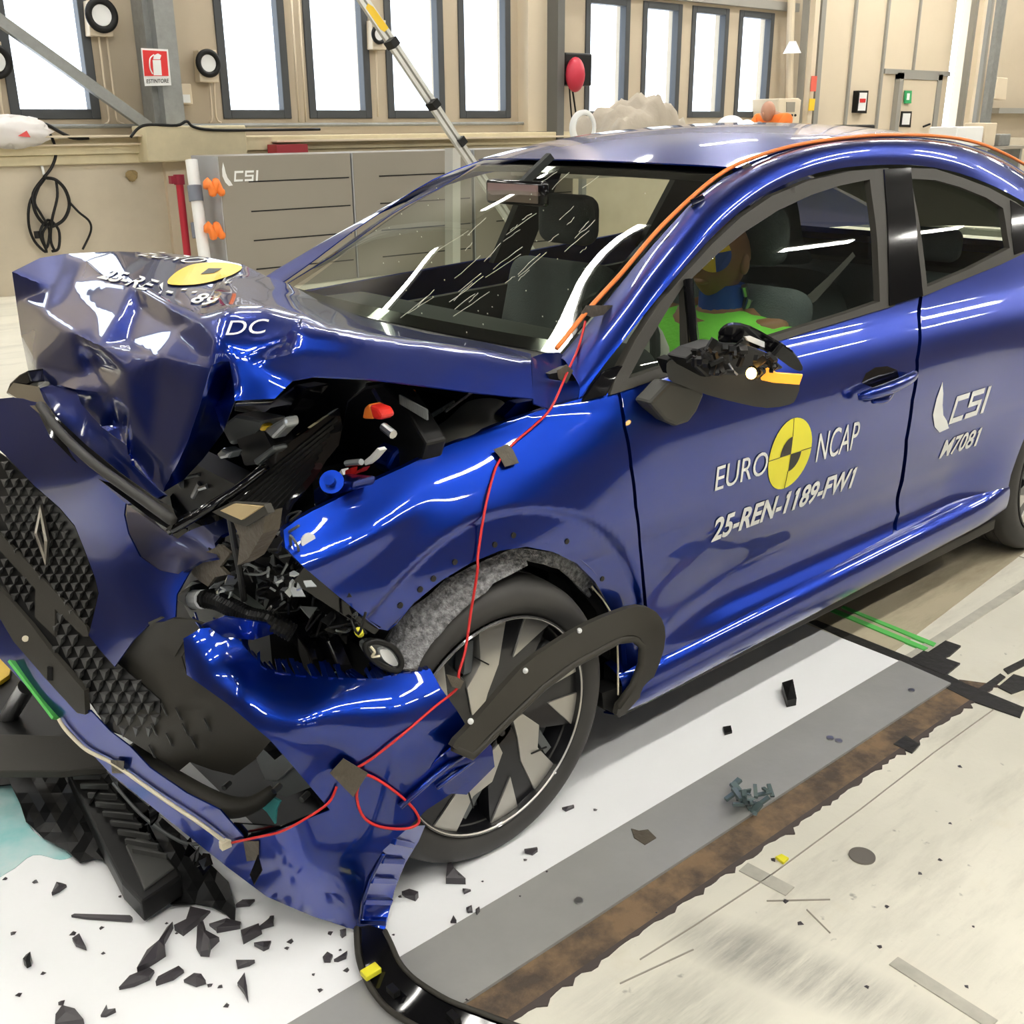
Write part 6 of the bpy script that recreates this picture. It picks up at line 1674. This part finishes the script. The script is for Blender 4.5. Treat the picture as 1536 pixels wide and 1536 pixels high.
# worker
hx = W(1157,167,y=8.7)
PS = thing('person', 'bald person in an orange shirt bending forward behind the car roof', 'person', (hx.x + .1, 8.8, 0))
PSc = mat('orange shirt', (.85,.20,.03), .8); PSk = mat('skin', (.50,.26,.17), .5)
bx_, by_ = hx.x, 8.75
grow('body', [(bx_+.28,by_,.95), (bx_+.22,by_,1.33), (bx_+.08,by_,1.55), (bx_+.03,by_,1.65), (bx_+.10,by_-.19,1.53), (bx_-.06,by_-.24,1.35), (bx_-.28,by_-.16,1.43), (bx_-.38,by_-.12,1.49), (bx_+.10,by_+.19,1.53), (bx_-.06,by_+.22,1.31), (bx_-.25,by_+.15,1.12),
              (bx_+.28,by_-.10,.90), (bx_+.22,by_-.10,.50), (bx_+.30,by_-.10,.08), (bx_+.28,by_+.10,.90), (bx_+.24,by_+.10,.50), (bx_+.32,by_+.10,.08)],
     [(0,1),(1,2),(2,3),(2,4),(4,5),(5,6),(6,7),(2,8),(8,9),(9,10),(0,11),(11,12),(12,13),(0,14),(14,15),(15,16)], [(.14,.17),(.14,.16),(.13,.15),.06,.075,.055,.045,.04,.075,.055,.045,.09,.07,.05,.09,.07,.05], PSk, PS)
grow('shirt', [(bx_+.28,by_,.98), (bx_+.22,by_,1.33), (bx_+.08,by_,1.54), (bx_+.10,by_-.20,1.53), (bx_-.01,by_-.24,1.40), (bx_+.10,by_+.20,1.53), (bx_-.01,by_+.23,1.39)],
     [(0,1),(1,2),(2,3),(3,4),(2,5),(5,6)], [(.17,.20),(.17,.19),(.155,.17),.10,.08,.10,.08], PSc, PS)
grow('trousers', [(bx_+.28,by_,.96), (bx_+.28,by_-.10,.88), (bx_+.22,by_-.10,.50), (bx_+.30,by_-.10,.10), (bx_+.28,by_+.10,.88), (bx_+.24,by_+.10,.50), (bx_+.32,by_+.10,.10)], [(0,1),(1,2),(2,3),(0,4),(4,5),(5,6)], [.15,.12,.09,.07,.12,.09,.07], mat('dark trousers', (.05,.06,.09), .8), PS)
MB().blob((hx.x, by_, hx.z), .105, .085, .125, 14).blob((hx.x-.10, by_, hx.z-.03), .02, .015, .022, 6).blob((hx.x+.005, by_-.085, hx.z-.01), .02, .012, .032, 6).blob((hx.x+.005, by_+.085, hx.z-.01), .02, .012, .032, 6).build('head', PSk, PS, smooth=True)
EB = thing('control_box', 'pale grey control box on the wall right of the worker', 'box', W(1185,190,y=10.6))
wallbox('housing', [(1168,148),(1198,147),(1202,150),(1198,192),(1168,192)], 10.5, .5, M['panel'], EB, .01)
wallbox('panel', [(1180,153),(1193,153),(1192,168),(1180,168)], 10.49, .01, M['cab'], EB)
for k in range(3): MB().cyl(W(1183+5*k,173,y=10.48), W(1183+5*k,173,y=10.5), .02, 8).build('button', M['black'], EB)
o = MB().tube([W(1188,-20,y=10.8), W(1185,60,y=10.8), W(1184,148,y=10.8)], .06, 10).build('cable_duct', M['panel'], None); tag(o, 'upright cream cable duct above the control box', 'duct')
o = MB().cyl(W(1188,80,y=10.65), W(1189,62,y=10.65), .14, 16, .05).build('lamp_shade', M['wht'], None); tag(o, 'small white bell-shaped lamp on the cable duct', 'lamp')
for i_, (xa, xb, yy, mt) in enumerate((((1212,0),(1200,200),10.7,'trimg'), ((1222,0),(1209,200),10.6,'panel'), ((1232,0),(1218,200),10.7,'trimg'))):
    struct(MB().bar(W(*xa, y=yy) + Vector((0,0,.8)), Vector((W(*xb, y=yy).x, yy, 0)), .12, .12).build('trim_%d' % (11 + i_), M[mt]))
# big sliding panels
def seam(px, py, n): struct(MB().box((W(px, py, y=10.9).x - .03, 10.86, 0), (W(px, py, y=10.9).x + .03, 10.9, H)).build('trim_%d' % n, M['trimg']))
struct(MB().box((W(1222,150,y=10.9).x, 10.9, 0), (20.27, 10.99, H)).build('wall_panel', M['panel']))
seam(1274,100,14); seam(1322,100,15)
struct(MB().box((W(1371,80,y=10.9).x - .02, 10.86, 2.35), (W(1371,80,y=10.9).x + .02, 10.9, H)).build('trim_16', M['trimg']))
struct(MB().box((W(1324,112,y=10.9).x, 10.86, 2.28), (20.27, 10.9, 2.36)).build('trim_17', M['trimg']))
DR = MB().box((18.55, 10.82, 0), (19.75, 10.9, 2.2)).build('door_1', M['panel'], None, bevel=.01); struct(DR)
df = MB().box((18.42, 10.80, 0), (18.55, 10.9, 2.3)).box((19.75, 10.80, 0), (19.90, 10.9, 2.3)).box((18.42, 10.80, 2.2), (19.90, 10.9, 2.3)); adopt(df.build('door_frame', M['trimg']), DR)
adopt(MB().bar(W(1385,190,y=10.78), W(1395,186,y=10.74), .03, .03).build('door_handle', M['black']), DR)
o = slab('exit_sign', [(1358,136),(1368,136),(1367,155),(1357,155)], mat('exit green', (.03,.35,.12), .4), None, y=10.78, thick=.02); tag(o, 'green and white exit sign on the grey door', 'sign')
adopt(slab('sign_figure', [(1361,140),(1365,140),(1364,150),(1360,150)], M['wht'], None, y=10.775, thick=.004), o)
def framed(pts_, inn, label, m2='wht'):
    T = slab('framed_notice', pts_, M['black'], None, y=10.80, thick=.10); tag(T, label, 'notice')
    adopt(slab('notice_sheet', inn, M[m2], None, y=10.79, thick=.005), T)
    return T
nt_ = framed([(1288,136),(1303,136),(1300,170),(1285,169)], [(1290,139),(1301,139),(1298,166),(1287,166)], 'black framed notice with a red mark on the cream panel')
adopt(slab('red_mark', [(1290,148),(1299,148),(1298,154),(1290,154)], M['red'], None, y=10.784, thick=.004), nt_)
framed([(1353,167),(1368,167),(1366,191),(1350,190)], [(1355,170),(1366,170),(1364,187),(1353,187)], 'black framed notice on the grey door below the exit sign')
o = slab('paper_notice', [(1218,114),(1226,114),(1224,137),(1216,137)], mat('red notice', (.7,.12,.08), .5), None, y=10.5, thick=.01); tag(o, 'small red and white notice near the pipes', 'notice')
o = slab('paper_notice', [(1215,148),(1223,148),(1221,166),(1213,166)], M['yel2'], None, y=10.5, thick=.01); tag(o, 'small yellow notice under the red one', 'notice')
OC = thing('dark_machine', 'dark machine hood standing beyond the roof before the cream panels', 'machine', (W(1295,200,y=10).x, 10, 0))
slab('hood', [(1273,200),(1280,190),(1292,187),(1313,187),(1313,204),(1275,204)], M['black'], OC, y=9.9, thick=.5, bevel=.02)
mx0, mx1 = W(1276,200,y=9.95).x, W(1312,200,y=9.95).x
MB().box((mx0, 9.95, 0), (mx1, 10.4, 1.2)).build('cabinet', M['cab'], OC)
# right of the bright gap: posts, pipes, bench clutter
for n_, (pa, pb, yy, w_, mt, lab) in enumerate((((1460,0),(1440,200),10.6,.10,'trimg','grey upright pipe beside the bright door gap, left one'), ((1474,0),(1452,200),10.4,.12,'panel','pale upright pipe in the middle of the row beside the gap'), ((1486,0),(1462,200),10.6,.10,'trimg','grey upright pipe right of the pale one'), ((1504,0),(1478,200),10.3,.22,'galv','broad steel post right of the pipes'))):
    x_ = W(pb[0], 180, y=yy).x
    o = MB().box((x_ - w_/2, yy - .05, 0), (x_ + w_/2, yy + .05, H)).build('upright_pipe', M[mt]); tag(o, lab, 'pipe')
o = wallbox('wall_cabinet', [(1496,116),(1512,117),(1509,150),(1492,148)], 10.6, .2, M['panel'], None, .01); tag(o, 'small cream cabinet on the wall at the right edge', 'cabinet')
struct(MB().box((W(1495,166,y=10.8).x, 10.75, W(1500,170,y=10.8).z), (X1, 11, W(1500,162,y=10.8).z)).build('trim_18', M['trimg']))
for q, s_, mt, lab in (((1455,205),(.9,.5,.32),'wht','white box on the bench right of the bright gap'), ((1486,202),(.4,.4,.385),'panel','cream box on the bench beside the white one'), ((1508,210),(.4,.4,.2),'galv','grey tray at the right end of the bench')):
    p = W(*q, y=9.2); o = MB().box((p.x - s_[0]/2, p.y, p.z - s_[2]/2), (p.x + s_[0]/2, p.y + s_[1], p.z + s_[2]/2)).build('storage_box', M[mt], None, bevel=.02); tag(o, lab, 'box')
bz = W(1455,205,y=9.2).z - .17
BN = thing('side_bench', 'low bench carrying boxes at the far right behind the roof', 'bench', (W(1475,200,y=9.2).x, 9.4, 0))
bxc = W(1475,200,y=9.2).x
MB().box((bxc - 1.4, 9.1, bz - .05), (bxc + 1.6, 9.9, bz)).build('bench_top', M['cab'], BN)
for dx in (-1.3, 1.5): MB().box((bxc + dx - .04, 9.2, 0), (bxc + dx + .04, 9.8, bz - .05)).build('leg', M['galv'], BN)
